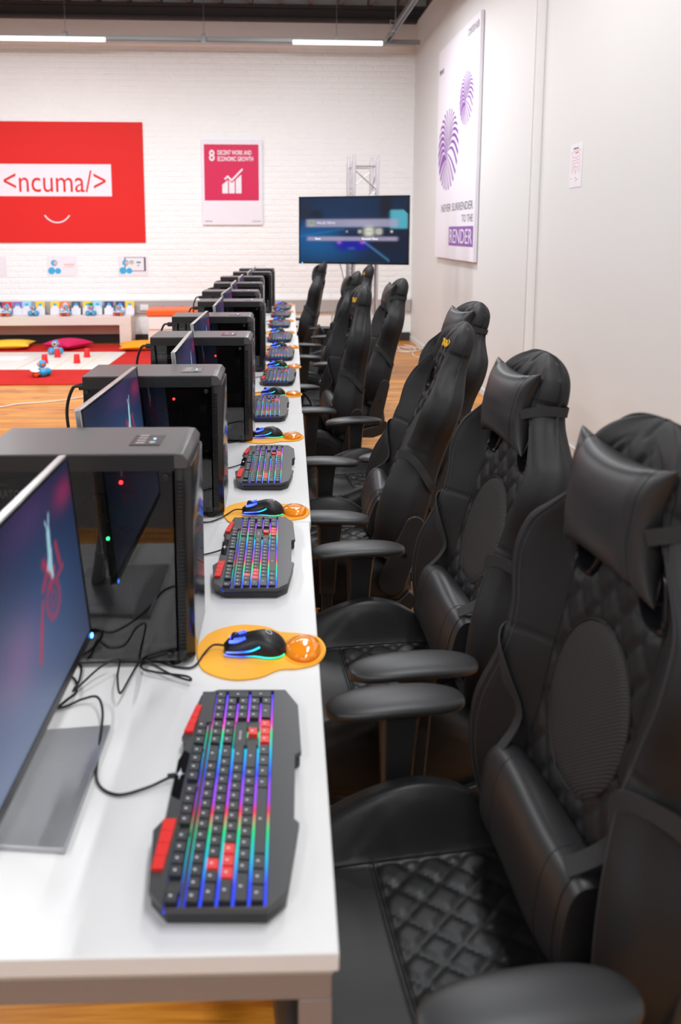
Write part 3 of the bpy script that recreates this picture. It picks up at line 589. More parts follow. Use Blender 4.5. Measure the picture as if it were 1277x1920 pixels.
def tv_fn(u, v):
    rg = np.random.RandomState(2)
    c = C3(np.ones_like(u), (0.004, 0.030, 0.095)) * (0.6 + 0.8 * blob(u, v, 0.4, 0.8, 0.5, 0.35))[..., None]
    c = c + C3(blob(u, v, 0.1, 0.42, 0.35, 0.2), (0.0, 0.12, 0.36)) + C3(blob(u, v, 0.2, 0.15, 0.35, 0.2), (0.0, 0.09, 0.26))
    c = lay(c, box_(u, v, 0.0, 0.11, 0.66, 0.90 - 0.0) * (v < 0.93 - 1.3 * np.abs(u - 0.05)), (0.015, 0.03, 0.07))
    c = lay(c, 0.8 * blob(u, v, 0.16, 0.74, 0.06, 0.07, 4), (0.004, 0.012, 0.03))
    c = lay(c, 0.85 * blob(u, v, 0.80, 0.88, 0.06, 0.22, 4), (0.008, 0.012, 0.02))
    c = lay(c, 0.9 * box_(u, v, 0.84, 1.0, 0.52, 0.80) * (v < 0.92 - 1.9 * np.abs(u - 0.90)), (0.16, 0.75, 0.95))
    c = lay(c, 0.7 * box_(u, v, 0.4, 0.8, 0.25, 0.5, 0.03), (0.004, 0.006, 0.02))
    c = lay(c, 0.7 * box_(u, v, 0.66, 1.0, 0.22, 0.42, 0.04), (0.012, 0.008, 0.03))
    c = lay(c, 0.95 * blob(u, v, 0.49, 0.27, 0.15, 0.09, 4), (0.01, 0.01, 0.6))
    c = c + C3(blob(u, v, 0.375, 0.31, 0.02, 0.025), (0.7, 0.15, 0.55)) + C3(blob(u, v, 0.59, 0.31, 0.02, 0.025), (0.7, 0.15, 0.55))
    c = lay(c, 0.5 * box_(u, v, 0.46, 0.52, 0.20, 0.235), (0.12, 0.3, 0.5))
    ln_ = np.exp(-((v - (0.30 - (u - 0.62) * 1.25)) / 0.022) ** 2) * (u > 0.6) * (u < 0.84); c = c + C3(0.7 * ln_, (0.10, 0.32, 0.6))
    ln_ = np.exp(-((v - (0.40 + u * 0.28)) / 0.02) ** 2) * (u < 0.42); c = c + C3(0.5 * ln_, (0.0, 0.15, 0.35))
    c = lay(c, 0.8 * box_(u, v, 0.06, 0.91, 0.545, 0.665), (0.62, 0.60, 0.85)); c = c + C3(box_(u, v, 0.3, 0.85, 0.55, 0.66, 0.03) * blob(u, v, 0.6, 0.6, 0.2, 0.1), (0.12, 0.12, 0.14))
    c = lay(c, 0.85 * box_(u, v, 0.07, 0.91, 0.335, 0.395), (0.66, 0.60, 0.90))
    c = lay(c, 0.5 * box_(u, v, 0.19, 0.41, 0.335, 0.395) * (np.sin((u * 1.8 + v) * 190) > 0), (0.6, 0.58, 0.7))
    for x, r, k in [(0.65, 0.047, 1), (0.74, 0.03, 0.9), (0.565, 0.018, 0.6), (0.855, 0.012, 0.8), (0.445, 0.01, 0.5)]: c = lay(c, k * blob(u, v, x, 0.475, r, r * 1.6, 2.6), (1.3, 1.3, 1.1))
    c = lay(c, 0.8 * box_(u, v, 0.625, 0.675, 0.47, 0.485), (0.25, 0.3, 0.2)); c = lay(c, 0.8 * blob(u, v, 0.74, 0.475, 0.015, 0.02), (0.4, 0.42, 0.4))
    c = lay(c, box_(u, v, 0.085, 0.135, 0.56, 0.645), (0.62, 0.72, 0.5)); c = lay(c, box_(u, v, 0.097, 0.123, 0.595, 0.63), (0.35, 0.4, 0.35))
    return c * 0.46
t = thing('television', 'large flat television showing a car game pause menu in front of the truss', 'television', (0.66, 8.17, 1.245), R(-20))
TW, TH = 1.19, 0.705
b = MB(); b.box(-TW / 2, TW / 2, 0, 0.035, 0, TH); b.box(-0.35, 0.35, 0.035, 0.06, 0.1, 0.5); b.build('housing', 'black', t, bevel=0.004)
b = MB()
for q in [(-TW / 2, TW / 2, 0, 0.018), (-TW / 2, TW / 2, TH - 0.01, TH), (-TW / 2, -TW / 2 + 0.012, 0, TH), (TW / 2 - 0.012, TW / 2, 0, TH)]: b.box(q[0], q[1], -0.006, 0.0, q[2], q[3])
b.build('screen_bezel', 'gloss', t, bevel=0.001)
pc = picture('screen', TW - 0.024, TH - 0.03, 220, 130, tv_fn, t, T(0, -0.002, 0.019))
text('PAUSE MENU', 0.20, 0.026, 'white_print', parent=pc, mtx=T(-0.39, -0.001, 0.398)); M['ui'] = mat('lit_interface_text', (0.8, 0.8, 0.8), emit=(0.8, 0.8, 0.75), estr=0.9)
text('Resume Race', 0.17, 0.02, 'ui', parent=pc, mtx=T(0.10, -0.001, 0.237)); text('Back', 0.06, 0.018, 'ui', parent=pc, mtx=T(-0.41, -0.001, 0.237))
b = MB(); b.box(-0.12, 0.12, 0.06, 0.30, 0.22, 0.42); b.build('wall_bracket', 'steel', t, bevel=0.003)
b = MB(); b.sphere((-0.555, -0.007, 0.009), 0.004, 8); b.build('standby_light', 'led_blue', t)
b = MB(); b.tube(spline([(-0.15, 0.03, 0.02), (-0.12, 0.05, -0.12), (-0.10, 0.06, -0.28), (-0.16, 0.06, -0.42), (-0.24, 0.05, -0.6), (-0.2, 0.05, -1.235)], 6), 0.006); b.build('power_cable', 'dado', t, smooth=True)

# ------------------------------------------------------------------ desks
def copy_all(o, parent=None):
    mp = {}
    for k in bpy.data.objects:
        if k.parent: mp.setdefault(k.parent.name, []).append(k)
    def rec(a, p):
        c = a.copy(); COL.objects.link(c)
        if p: c.parent = p
        for k in mp.get(a.name, []): rec(k, c)
        return c
    return rec(o, parent)
ordn = ['nearest', 'second', 'third', 'fourth', 'fifth', 'sixth', 'seventh', 'eighth', 'ninth', 'farthest']
DX0, DX1, DZ = -0.70, 0.056, 0.74
def make_desk(label):
    L = 1.372
    t = thing('computer_desk', label, 'desk', group='white desks in one long row')
    b = MB(); b.box(DX0, DX1, 0.0, L, DZ - 0.026, DZ, 0); b.build('desktop', 'desk', t, bevel=0.0025)
    b = MB(); b.box(DX0 + .01, DX1 - .006, 0.006, L - .006, DZ - 0.036, DZ - 0.0265); b.build('steel_strip', 'strip', t, bevel=0.002)
    b = MB()
    for y0 in (0.008, L - 0.048): b.box(DX0 + .012, DX1 - .008, y0, y0 + 0.04, DZ - 0.072, DZ - 0.0365)
    for x0 in (DX0 + .012, DX1 - .30): b.box(x0, x0 + 0.04, 0.048, L - 0.048, DZ - 0.072, DZ - 0.0365)
    b.build('frame_rail', 'frame', t, bevel=0.002)
    for x0 in (DX0 + .012, DX1 - .048):
        for y0 in (0.008, L - 0.048):
            b = MB(); b.box(x0, x0 + 0.04, y0, y0 + 0.04, 0.001, DZ - 0.0725); b.build('leg', 'frame', t, bevel=0.002)
    return t
d0 = make_desk('white laminate desk nearest the viewer, its steel end frame in view')
d0.location = (0, 0.800, 0)
dl = ['second white desk of the row, under the second and third towers', 'third white desk of the row, counted from the near end', 'fourth white desk of the row, counted from the near end', 'fifth white desk of the row, counted from the near end', 'white desk at the far end of the row, below the television']
for i, lab in enumerate(dl):
    c = copy_all(d0); c.location = (0.004 * ((i + 1) % 2) + 0.006 * (i == 2), 0.800 + (i + 1) * 1.376, 0); c['label'] = lab

# ------------------------------------------------------------------ computer towers
def make_tower(label):
    t = thing('computer_tower', label, 'computer', group='black computer towers on the desks')
    LX, LY, H = 0.20, 0.10, 0.43          # half length (X), half width (Y), height ; front is +X, glass on -Y
    b = MB(); b.box(-LX, LX - .03, LY - .004, LY, 0.012, H - .012); b.box(-LX, LX - .03, -LY + .004, LY, 0.012, 0.03); b.box(-LX, -LX + .004, -LY + .004, LY - .004, 0.03, H - .016); b.build('case_shell', 'case', t, bevel=0.001)
    b = MB(); b.prism([(-LX, H - .03), (LX - .006, H - .03), (LX - .004, H - .014), (LX - .014, H - .0015), (LX - .03, H), (-LX, H)], 'y', -LY, LY); tp = b.build('top_panel', 'casetop', t, bevel=0.0015)
    for sy in (-1, 1):
        b = MB(); b.box(-LX + .0005, LX - .03, min(sy * LY, sy * (LY + .0012)), max(sy * LY, sy * (LY + .0012)), H - .0335, H - .004); b.build('added_side_cover', 'case', tp)  # added dark plates, keep the top panel's lightened tone off its sides
    b = MB(); b.box(0.075, 0.135, -0.045, 0.03, H, H + .0012); b.build('control_strip', 'bezel', tp)
    b = MB()
    for k in range(4): b.box(0.085 + 0.0, 0.103, -0.036 + k * .018, -0.026 + k * .018, H + .0012, H + .0020)
    b.build('port', 'chrome', tp)
    b = MB(); b.cyl((0.118, -0.03, H + .001), (0.118, -0.03, H + .003), 0.007, n=14); b.build('power_button', 'silver', tp)
    b = MB(); b.cyl((0.118, 0.0, H + .001), (0.118, 0.0, H + .002), 0.0025, n=8); b.build('blue_light', 'led_blue', tp)
    b = MB(); b.cyl((0.118, 0.016, H + .001), (0.118, 0.016, H + .002), 0.0015, n=8); b.build('red_light', 'cup', tp)
    # front bezel with slanted edges and slots
    b = MB(); b.prism([(LX - .03, -LY + .001), (LX - .016, -LY + .001), (LX, -LY + .020), (LX, LY - .004), (LX - .004, LY - .001), (LX - .03, LY - .001)], 'z', 0.012, H - .0305); fb = b.build('front_bezel', 'bezel', t, bevel=0.0015)
    b = MB()
    for k in range(46): b.box(LX - .028, LX - .014, -LY - .0006, -LY + .0008, 0.035 + k * .0075, 0.039 + k * .0075)
    vs = b.build('vent_slots', 'black', fb); vs['kind'] = 'stuff'
    for sx in (-1, 1):
        for sy in (-1, 1):
            b = MB(); b.cyl((sx * .16, sy * .08, 0), (sx * .16, sy * .08, 0.013), 0.012, n=14); b.build('foot', 'black', t)
    b = MB(); b.box(-LX + .002, LX - .034, -LY, -LY + .0035, 0.014, H - .034); g = b.build('side_glass', 'glass', t)
    for x, z in [(-LX + .012, 0.026), (LX - .046, 0.026), (-LX + .012, H - .046), (LX - .046, H - .046)]:
        b = MB(); b.cyl((x, -LY + .0005, z), (x, -LY - .005, z), 0.006, n=14); b.build('thumbscrew', 'steel', t, bevel=0.001)
    b = MB()
    for q in [(-LX + .002, LX - .034, H - .042, H - .034), (-LX + .002, LX - .034, 0.014, 0.020)]: b.box(q[0], q[1], -LY + .0036, -LY + .0046, q[2], q[3])
    b.build('glass_border', 'black', t)
    # what stands behind the glass
    b = MB(); b.box(-LX + .006, -0.03, -LY + .0062, LY - .006, H - .125, H - .036); ps = b.build('power_supply', 'inner', t, bevel=0.002)
    text('KRATOS|E1', 0.074, 0.021, 'grey_text', parent=ps, mtx=T(-.172, -LY + .0060, H - .092), bold=0.01); text('500', 0.034, 0.026, 'grey_text', parent=ps, mtx=T(-.092, -LY + .0060, H - .093), bold=0.02)
    text('GAMDIAS', 0.03, 0.006, 'grey_text', parent=ps, mtx=T(-.172, -LY + .0060, H - .064))
    b = MB(); b.box(-0.17, 0.06, LY - .016, LY - .010, 0.10, 0.29); mb = b.build('motherboard', 'board', t)
    b = MB()
    for k in range(4): b.box(-0.03 + k * .009, -0.026 + k * .009, LY - .045, LY - .016, 0.17, 0.285)
    b.build('memory_stick', 'inner', mb)
    b = MB(); b.cyl((-0.09, LY - .016, 0.235), (-0.09, LY - .07, 0.235), 0.045, n=24); b.build('cpu_cooler', 'inner', t, bevel=0.003)
    b = MB(); b.box(-0.185, 0.03, -0.03, 0.075, 0.135, 0.155); b.build('graphics_card', 'inner', t, bevel=0.003)
    b = MB(); b.lathe([(0.052, 0), (0.058, 0), (0.058, .02), (0.052, .02), (0.052, 0)], n=28)
    for k in range(7):
        a = k * 2 * math.pi / 7; b.box(0.012, 0.05, -0.009, 0.009, 0.006, 0.010, mtx=RZ(a) @ Matrix.Rotation(0.5, 4, 'X'))
    b.cyl((0, 0, .003), (0, 0, .017), 0.015, n=16)
    m4 = T(0.150, 0.0, 0.30) @ Matrix.Rotation(R(-90), 4, 'Y'); b.v = [tuple(m4 @ Vector(p)) for p in b.v]; b.build('front_fan', 'inner', t, smooth=True)
    b = MB(); b.box(0.075, 0.155, -LY + .03, LY - .012, 0.032, 0.20); b.build('drive_cage', 'inner', t, bevel=0.003)
    b = MB(); b.tube(spline([(-0.05, 0.02, 0.31), (0.0, -0.02, 0.29), (0.05, 0.0, 0.24), (0.06, 0.05, 0.20)], 6), 0.004); b.tube(spline([(-0.06, 0.0, 0.31), (0.03, -0.03, 0.27), (0.09, -0.02, 0.24), (0.11, 0.02, 0.20)], 6), 0.003); b.build('inner_cable', 'cable', t, smooth=True)
    b = MB(); b.sphere((0.045, 0.01, 0.338), 0.0042, 10); b.build('red_led', 'led_red', t, smooth=True)
    b = MB(); b.sphere((-0.078, -0.02, 0.345), 0.003, 10); b.build('red_led', 'led_red', t, smooth=True)
    b = MB(); b.sphere((0.012, 0.02, 0.215), 0.0036, 10); gl = b.build('green_led', 'led_green', t, smooth=True)
    b = MB(); b.cyl((-LX, 0, H - .05), (-LX - .035, 0, H - .05), 0.011, n=12); b.tube(spline([(-LX - .03, 0, H - .05), (-LX - .055, 0, H - .055), (-LX - .075, .0, H - .12), (-LX - .07, 0.0, H - .22), (-LX - .06, 0.0, 0.02), (-LX - .03, 0.03, 0.006)], 8), 0.005); b.build('power_cord', 'cable', t, smooth=True)
    return t
tw = [(-0.388, 1.512), (-0.398, 2.305), (-0.350, 3.135), (-0.380, 3.895), (-0.350, 4.725), (-0.412, 5.52), (-0.415, 6.38), (-0.440, 7.28), (-0.387, 8.14), (-0.370, 8.90)]
t0 = make_tower('nearest black computer tower, green light inside its smoked glass side'); t0.location = (*tw[0], DZ)
for i in range(1, 10):
    c = copy_all(t0) ; c.location = (*tw[i], DZ + (0.0006 if i == 4 else 0)); c.rotation_euler[2] = R([0, 0.6, -0.5, 0.8, 0, -0.8, 0.5, 0, 0.7, 0][i])
    c['label'] = ['', 'second black computer tower from the near end, red light behind glass', 'third black computer tower from the near end of the desks', 'fourth black computer tower from the near end of the desks', 'fifth black computer tower from the near end of the desks', 'sixth black computer tower from the near end of the desks', 'seventh black computer tower from the near end of the desks', 'eighth black computer tower from the near end of the desks', 'ninth black computer tower from the near end of the desks', 'farthest black computer tower, below the television'][i]
for k in list(bpy.data.objects):      # only the nearest tower shows a green light
    if k.name.startswith('green_led') and k.parent is not t0: bpy.data.objects.remove(k)

# ------------------------------------------------------------------ monitors
def mon_fn(u, v):
    c = C3(np.ones_like(u), (0.008, 0.016, 0.055))
    c = c + C3(blob(u, v, 0.60, 0.42, 0.40, 0.40), (0.0, 0.035, 0.11))
    c = c + C3(np.clip(1.05 - v, 0, 1) ** 1.7 * np.clip(1.15 - 0.95 * u, 0, 1), (0.21, 0.26, 0.38))
    c = c + C3(blob(u, v, 0.42, 0.40, 0.14, 0.16), (0.12, 0.015, 0.035)) + C3(blob(u, v, 0.92, 0.86, 0.09, 0.07), (0.25, 0.0, 0.03)) + C3(blob(u, v, 0.60, 0.92, 0.2, 0.12), (0.05, 0.01, 0.05))
    u = (u - 0.73) / 0.75 + 0.80; v = (v - 0.54) / 0.577 + 0.40
    # figure throwing up its arms, pale blue, over a red motorcycle
    fig = np.zeros_like(u)
    for (x0, y0, x1, y1, r) in [(0.80, 0.60, 0.815, 0.78, 0.020), (0.815, 0.78, 0.795, 0.89, 0.006), (0.82, 0.78, 0.845, 0.92, 0.007), (0.79, 0.48, 0.805, 0.62, 0.024), (0.80, 0.40, 0.80, 0.5, 0.014), (0.76, 0.50, 0.80, 0.62, 0.010)]:
        dx, dy = x1 - x0, y1 - y0; tt = np.clip(((u - x0) * dx + (v - y0) * dy) / (dx * dx + dy * dy), 0, 1); d = np.hypot((u - x0 - tt * dx), (v - y0 - tt * dy) * 0.6)
        fig = np.maximum(fig, np.exp(-(d / r) ** 4))
    red = np.zeros_like(u)
    for (x0, y0, x1, y1, r) in [(0.72, 0.58, 0.78, 0.44, 0.022), (0.68, 0.40, 0.76, 0.50, 0.016), (0.76, 0.34, 0.82, 0.44, 0.02), (0.88, 0.62, 0.90, 0.42, 0.014), (0.84, 0.34, 0.93, 0.37, 0.01), (0.60, 0.10, 0.66, 0.30, 0.012), (0.56, -0.1, 0.62, 0.15, 0.014)]:
        dx, dy = x1 - x0, y1 - y0; tt = np.clip(((u - x0) * dx + (v - y0) * dy) / (dx * dx + dy * dy), 0, 1); d = np.hypot((u - x0 - tt * dx), (v - y0 - tt * dy) * 0.6)
        red = np.maximum(red, np.exp(-(d / r) ** 2))
    rad = np.hypot(u - 0.775, (v - 0.22) * 0.5); red = np.maximum(red, 0.6 * np.exp(-((rad - 0.075) / 0.016) ** 2)); red = np.maximum(red, 0.4 * np.exp(-((rad - 0.03) / 0.012) ** 2))
    c = lay(c, 0.8 * red, (0.65, 0.03, 0.06)); c = lay(c, 0.95 * fig, (0.50, 0.85, 1.0))
    return c * 0.55
def make_monitor(label):
    t = thing('monitor', label, 'monitor', group='computer monitors on the desks')
    PW, PH, Z0, X = 0.545, 0.338, 0.122, 0.035; TI = T(X, 0, Z0) @ Matrix.Rotation(R(-5), 4, 'Y') @ T(-X, 0, -Z0)      # panel width (Y), height, lower edge, screen plane
    b = MB(); b.box(X - .014, X, -PW / 2, PW / 2, Z0, Z0 + PH); pn = b.build('panel_housing', 'silver', t, bevel=0.002, mtx=TI)
    b = MB(); b.box(X - .045, X - .0145, -PW * .36, PW * .36, Z0 + .02, Z0 + PH * .72); b.build('rear_housing', 'silver', t, bevel=0.006, mtx=TI)
    b = MB()
    for y0, y1, z0, z1 in [(-PW / 2, PW / 2, Z0, Z0 + .016), (-PW / 2, PW / 2, Z0 + PH - .008, Z0 + PH - .001), (-PW / 2 + .001, -PW / 2 + .008, Z0, Z0 + PH), (PW / 2 - .008, PW / 2 - .001, Z0, Z0 + PH)]: b.box(X, X + .0025, y0, y1, z0 + .0005, z1 - .0005)
    b.build('screen_bezel', 'black', t, bevel=0.0006, mtx=TI)
    picture('screen', PW - .016, PH - .024, 150, 84, mon_fn, t, TI @ T(X + .0012, 0, Z0 + .016) @ RZ(R(90)))
    b = MB(); b.box(X + .0005, X + .0045, PW / 2 - .010, PW / 2 - .003, Z0 + .002, Z0 + .008); b.build('power_light', 'led_blue', t, mtx=TI)
    b = MB(); b.prism([(0.085, -0.085), (0.085, 0.185), (-0.115, 0.165), (-0.115, -0.065)], 'z', 0.0005, 0.009); b.build('foot_plate', 'base_silver', t, bevel=0.0015)
    b = MB(); b.prism([(-.085, .009), (-.06, .009), (-.020, .25), (-.042, .25)], 'y', -.03, .03); b.build('stand_neck', 'base_silver', t, bevel=0.004)
    return t
m0 = make_monitor('nearest monitor, dark blue picture of a figure above a red wheel'); m0.location = (-0.393, 1.038, DZ)
MZ = [0, -1.6, 1.2, -0.6, 0.8, -1, 0.5, 0, -0.5, 0.3]
mlab = ['', 'second monitor from the near end, red glow on its screen', 'third monitor from the near end, seen edge on', 'fourth monitor from the near end of the desks, edge on', 'fifth monitor from the near end of the desks, edge on', 'sixth monitor from the near end of the desks, edge on', 'seventh monitor from the near end of the desks, edge on', 'eighth monitor from the near end of the desks, edge on', 'ninth monitor from the near end of the desks, edge on', 'farthest monitor, just before the last tower']
MX = [-0.39, -0.453, -0.380, -0.408, -0.40, -0.42, -0.43, -0.43, -0.40, -0.39]
for i in range(1, 10):
    c = copy_all(m0); c.location = (MX[i], (tw[i][1] - .1 + tw[i - 1][1] + .1) / 2 + 0.02 * (tw[i][1] - tw[i - 1][1] > 0.79), DZ); c.rotation_euler[2] = R(MZ[i]); c['label'] = mlab[i]

# ------------------------------------------------------------------ keyboards
OUT = [(-.043, .229), (.077, .226), (.099, .180), (.103, .058), (.093, .050), (.091, -.083), (.098, -.091), (.082, -.205), (.058, -.229), (-.067, -.226), (-.091, -.200), (-.103, -.100), (-.089, -.076), (-.089, .018), (-.082, .088), (-.091, .098), (-.072, .212)]
U = 0.444 / 22.5; RX = [-.061, -.0355, -.0155, .0045, .0245, .0445]
def key_list():
    K = []      # (row, u0, width, red, tall)
    K += [(0, 0, 1, 0, 1)] + [(0, 2 + k, 1, 0, 1) for k in range(4)] + [(0, 6.5 + k, 1, 0, 1) for k in range(4)] + [(0, 11 + k, 1, 0, 1) for k in range(4)] + [(0, 15.25 + k, 1, 0, 1) for k in range(3)]
    K += [(1, k, 1, 0, 1) for k in range(13)] + [(1, 13, 2, 0, 1)] + [(1, 15.25 + k, 1, 0, 1) for k in range(3)] + [(1, 18.5 + k, 1, 0, 1) for k in range(4)]
    K += [(2, 0, 1.5, 0, 1)] + [(2, 1.5 + k, 1, k == 1, 1) for k in range(12)] + [(2, 13.5, 1.5, 0, 1)] + [(2, 15.25 + k, 1, 0, 1) for k in range(3)] + [(2, 18.5 + k, 1, 0, 1) for k in range(3)] + [(2, 21.5, 1, 0, 2)]
    K += [(3, 0, 1.75, 0, 1)] + [(3, 1.75 + k, 1, k < 3, 1) for k in range(11)] + [(3, 12.75, 2.25, 0, 1)] + [(3, 18.5 + k, 1, 0, 1) for k in range(3)]
    K += [(4, 0, 2.25, 0, 1)] + [(4, 2.25 + k, 1, 0, 1) for k in range(10)] + [(4, 12.25, 2.75, 0, 1), (4, 16.25, 1, 1, 1)] + [(4, 18.5 + k, 1, 0, 1) for k in range(3)] + [(4, 21.5, 1, 0, 2)]
    K += [(5, 0, 1.25, 0, 1), (5, 1.25, 1.25, 0, 1), (5, 2.5, 1.25, 0, 1), (5, 3.75, 6.25, 2, 1)] + [(5, 10 + 1.25 * k, 1.25, 0, 1) for k in range(4)] + [(5, 15.25 + k, 1, 1, 1) for k in range(3)] + [(5, 18.5, 2, 0, 1), (5, 20.5, 1, 0, 1)]
    return K
def key_mb(w, tall):
    b = MB(); hy = w * U / 2 - .0005; hx0 = -.0083; hx1 = .0083 + (tall - 1) * .020; a = .0013; h = .0125
    b.add([(hx0, -hy, 0), (hx1, -hy, 0), (hx1, hy, 0), (hx0, hy, 0), (hx0 + a, -hy + a, h), (hx1 - a, -hy + a, h - .001), (hx1 - a, hy - a, h - .001), (hx0 + a, hy - a, h)], [(3, 2, 1, 0), (4, 5, 6, 7), (0, 1, 5, 4), (1, 2, 6, 5), (2, 3, 7, 6), (3, 0, 4, 7)], 0)
    cx = -.001 + (tall - 1) * .01; b.add([(cx - .0020, -.0014, h + .0001), (cx + .0016, -.0014, h - .0002), (cx + .0016, .0014, h - .0002), (cx - .0020, .0014, h + .0001)], [(0, 1, 2, 3)], 1); return b
kmesh = {}
def make_keyboard(label, single):
    t = thing('keyboard', label, 'keyboard', group='backlit keyboards on the desks')
    b = MB(); b.prism([(x * .98, y * .985) for x, y in OUT], 'z', 0.003, 0.0185); b.build('lower_shell', 'kbdark', t, bevel=0.0012)
    xa, xb, ya, yb = -.0702, .0562, -.2245, .2235
    def clip(poly, f):
        out = []
        for i in range(len(poly)):
            p, q = poly[i], poly[(i + 1) % len(poly)]; a, c = f(p), f(q)
            if a >= 0: out.append(p)
            if (a >= 0) != (c >= 0): s = a / (a - c); out.append((p[0] + s * (q[0] - p[0]), p[1] + s * (q[1] - p[1])))
        return out
    b = MB()
    for fs in ([lambda p: xa - p[0]], [lambda p: p[0] - xb], [lambda p: p[0] - xa, lambda p: xb - p[0], lambda p: ya - p[1]], [lambda p: p[0] - xa, lambda p: xb - p[0], lambda p: p[1] - yb]):
        pl = OUT
        for f in fs: pl = clip(pl, f)
        b.prism(pl, 'z', 0.0195, 0.0275)
    # gap fillers: the block beside the function row and the panel above the arrow keys
    b.box(xa, -.0455, ya + 18.3 * U, yb, 0.0195, 0.0275)
    b.box(-.0055, .0145, ya + 15.2 * U, ya + 18.3 * U, 0.0195, 0.0275)
    b.box(.0145, .0345, ya + 15.2 * U, ya + 16.15 * U, 0.0195, 0.0272); b.box(.0145, .0345, ya + 17.35 * U, ya + 18.3 * U, 0.0195, 0.0272)
    for u0, u1 in ((1.02, 1.98), (6.02, 6.5), (10.52, 10.98), (15.0, 15.23)): b.box(xa, -.0520, ya + .002 + u0 * U * .988, ya + .002 + u1 * U * .988, 0.0195, 0.0262)
    b.box(-.0508, -.0458, ya, ya + 18.3 * U, 0.0195, 0.0255)
    b.build('top_shell', 'kb', t, bevel=0.0012)
    b = MB(); b.box(xa, xb, ya, yb, 0.0186, 0.0200); b.build('backlight', 'rgb_kb', t)
    def red_block(y0, y1, x0, x1, nm):
        n = 4
        for k in range(n):
            a = y0 + (y1 - y0) * k / n + .0008; c = y0 + (y1 - y0) * (k + 1) / n - .0004
            xl = lambda y: x0[0] + (x0[1] - x0[0]) * (y - y0) / (y1 - y0); xr = lambda y: x1[0] + (x1[1] - x1[0]) * (y - y0) / (y1 - y0)
            m = MB(); m.prism([(xl(a), a), (xr(a), a), (xr(c), c), (xl(c), c)], 'z', 0.0276, 0.0335); m.build('macro_key', 'keyred', t, bevel=0.0008)
    red_block(-.172, -.086, (-.093, -.0905), (-.078, -.0725), 'near')
    red_block(.104, .176, (-.0885, -.0765), (-.0735, -.0665), 'far')
    b = MB(); b.prism([(-.0885, -.035), (-.074, -.044), (-.0715, .055), (-.0815, .064), (-.0885, .04)], 'z', 0.0276, 0.0284); b.build('badge_plate', 'gloss', t)
    b = MB(); 
    for k in range(8):
        a = k * math.pi / 4; r = .013 if k % 2 == 0 else .006
        b.add([(-.0815 + .0016 * math.cos(a + 1.57), .010 + .0016 * math.sin(a + 1.57), .02850), (-.0815 + r * math.cos(a) * .6, .010 + r * math.sin(a), .0285), (-.0815 - .0016 * math.cos(a + 1.57), .010 - .0016 * math.sin(a + 1.57), .0285)], [(0, 1, 2)])
    b.build('star_emblem', 'legend', t)
    allk = MB(); lets = MB()
    for (r, u0, w, red, tall) in key_list():
        pos = (RX[r], ya + .002 + (u0 + w / 2) * U * 0.988, 0.0202)
        if single:
            key = (w, tall, red == 1)
            if key not in kmesh:
                kb_ = key_mb(w, tall); o = kb_.build('key', ['keyred' if red == 1 else 'key', 'legend'], t); kmesh[key] = o.data
            else: o = bpy.data.objects.new('key', kmesh[key]); COL.objects.link(o); o.parent = t
            o.location = pos
        else:
            kb_ = key_mb(w, tall); n = len(allk.v); allk.v += [(p[0] + pos[0], p[1] + pos[1], p[2] + pos[2]) for p in kb_.v]; allk.f += [tuple(i + n for i in f) for f in kb_.f]; allk.m += [1 if (mm == 0 and red == 1) else (2 if mm else 0) for mm in kb_.m]
    if not single: o = allk.build('keys', ['key', 'keyred', 'legend'], t); o['kind'] = 'stuff'
    text('REDRAGON', 0.058, 0.0075, 'legend', 'spacebar_lettering', t, T(.0475, ya + 5.2 * U, 0.0316) @ RZ(R(90)) @ Matrix.Rotation(R(-90), 4, 'X'), depth=0.0001)
    text('REDRAGON', 0.022, 0.004, 'grey_text', 'panel_lettering', t, T(.006, ya + 15.9 * U, 0.0277) @ RZ(R(90)) @ Matrix.Rotation(R(-90), 4, 'X'), depth=0.0001)
    return t
kbp = [(-.087, 1.063, 0), (-.090, 1.918, 0.5), (-.086, 2.675, -0.4), (-.106, 3.60, 0.8), (-.066, 4.415, -0.6), (-.070, 5.255, 0.5), (-.080, 6.105, 0), (-.095, 7.01, 0.9), (-.090, 7.83, -0.5), (-.085, 8.57, 0)]
klab = ['nearest backlit keyboard, sharp red keys and rainbow light', 'second backlit keyboard from the near end of the desks', 'third backlit keyboard from the near end of the desks', 'fourth backlit keyboard from the near end of the desks', 'fifth backlit keyboard from the near end of the desks', 'sixth backlit keyboard from the near end of the desks', 'seventh backlit keyboard from the near end of the desks', 'eighth backlit keyboard from the near end of the desks', 'ninth backlit keyboard from the near end of the desks', 'farthest backlit keyboard in the row']
k0 = make_keyboard(klab[0], True); k0.location = (kbp[0][0], kbp[0][1], DZ)
for i in (1, 2):
    c = copy_all(k0); c.location = (kbp[i][0], kbp[i][1], DZ); c.rotation_euler[2] = R(kbp[i][2]); c['label'] = klab[i]
kf = make_keyboard(klab[3], False); kf.location = (kbp[3][0], kbp[3][1], DZ); kf.rotation_euler[2] = R(kbp[3][2])
for i in range(4, 10):
    c = copy_all(kf); c.location = (kbp[i][0], kbp[i][1], DZ); c.rotation_euler[2] = R(kbp[i][2]); c['label'] = klab[i]
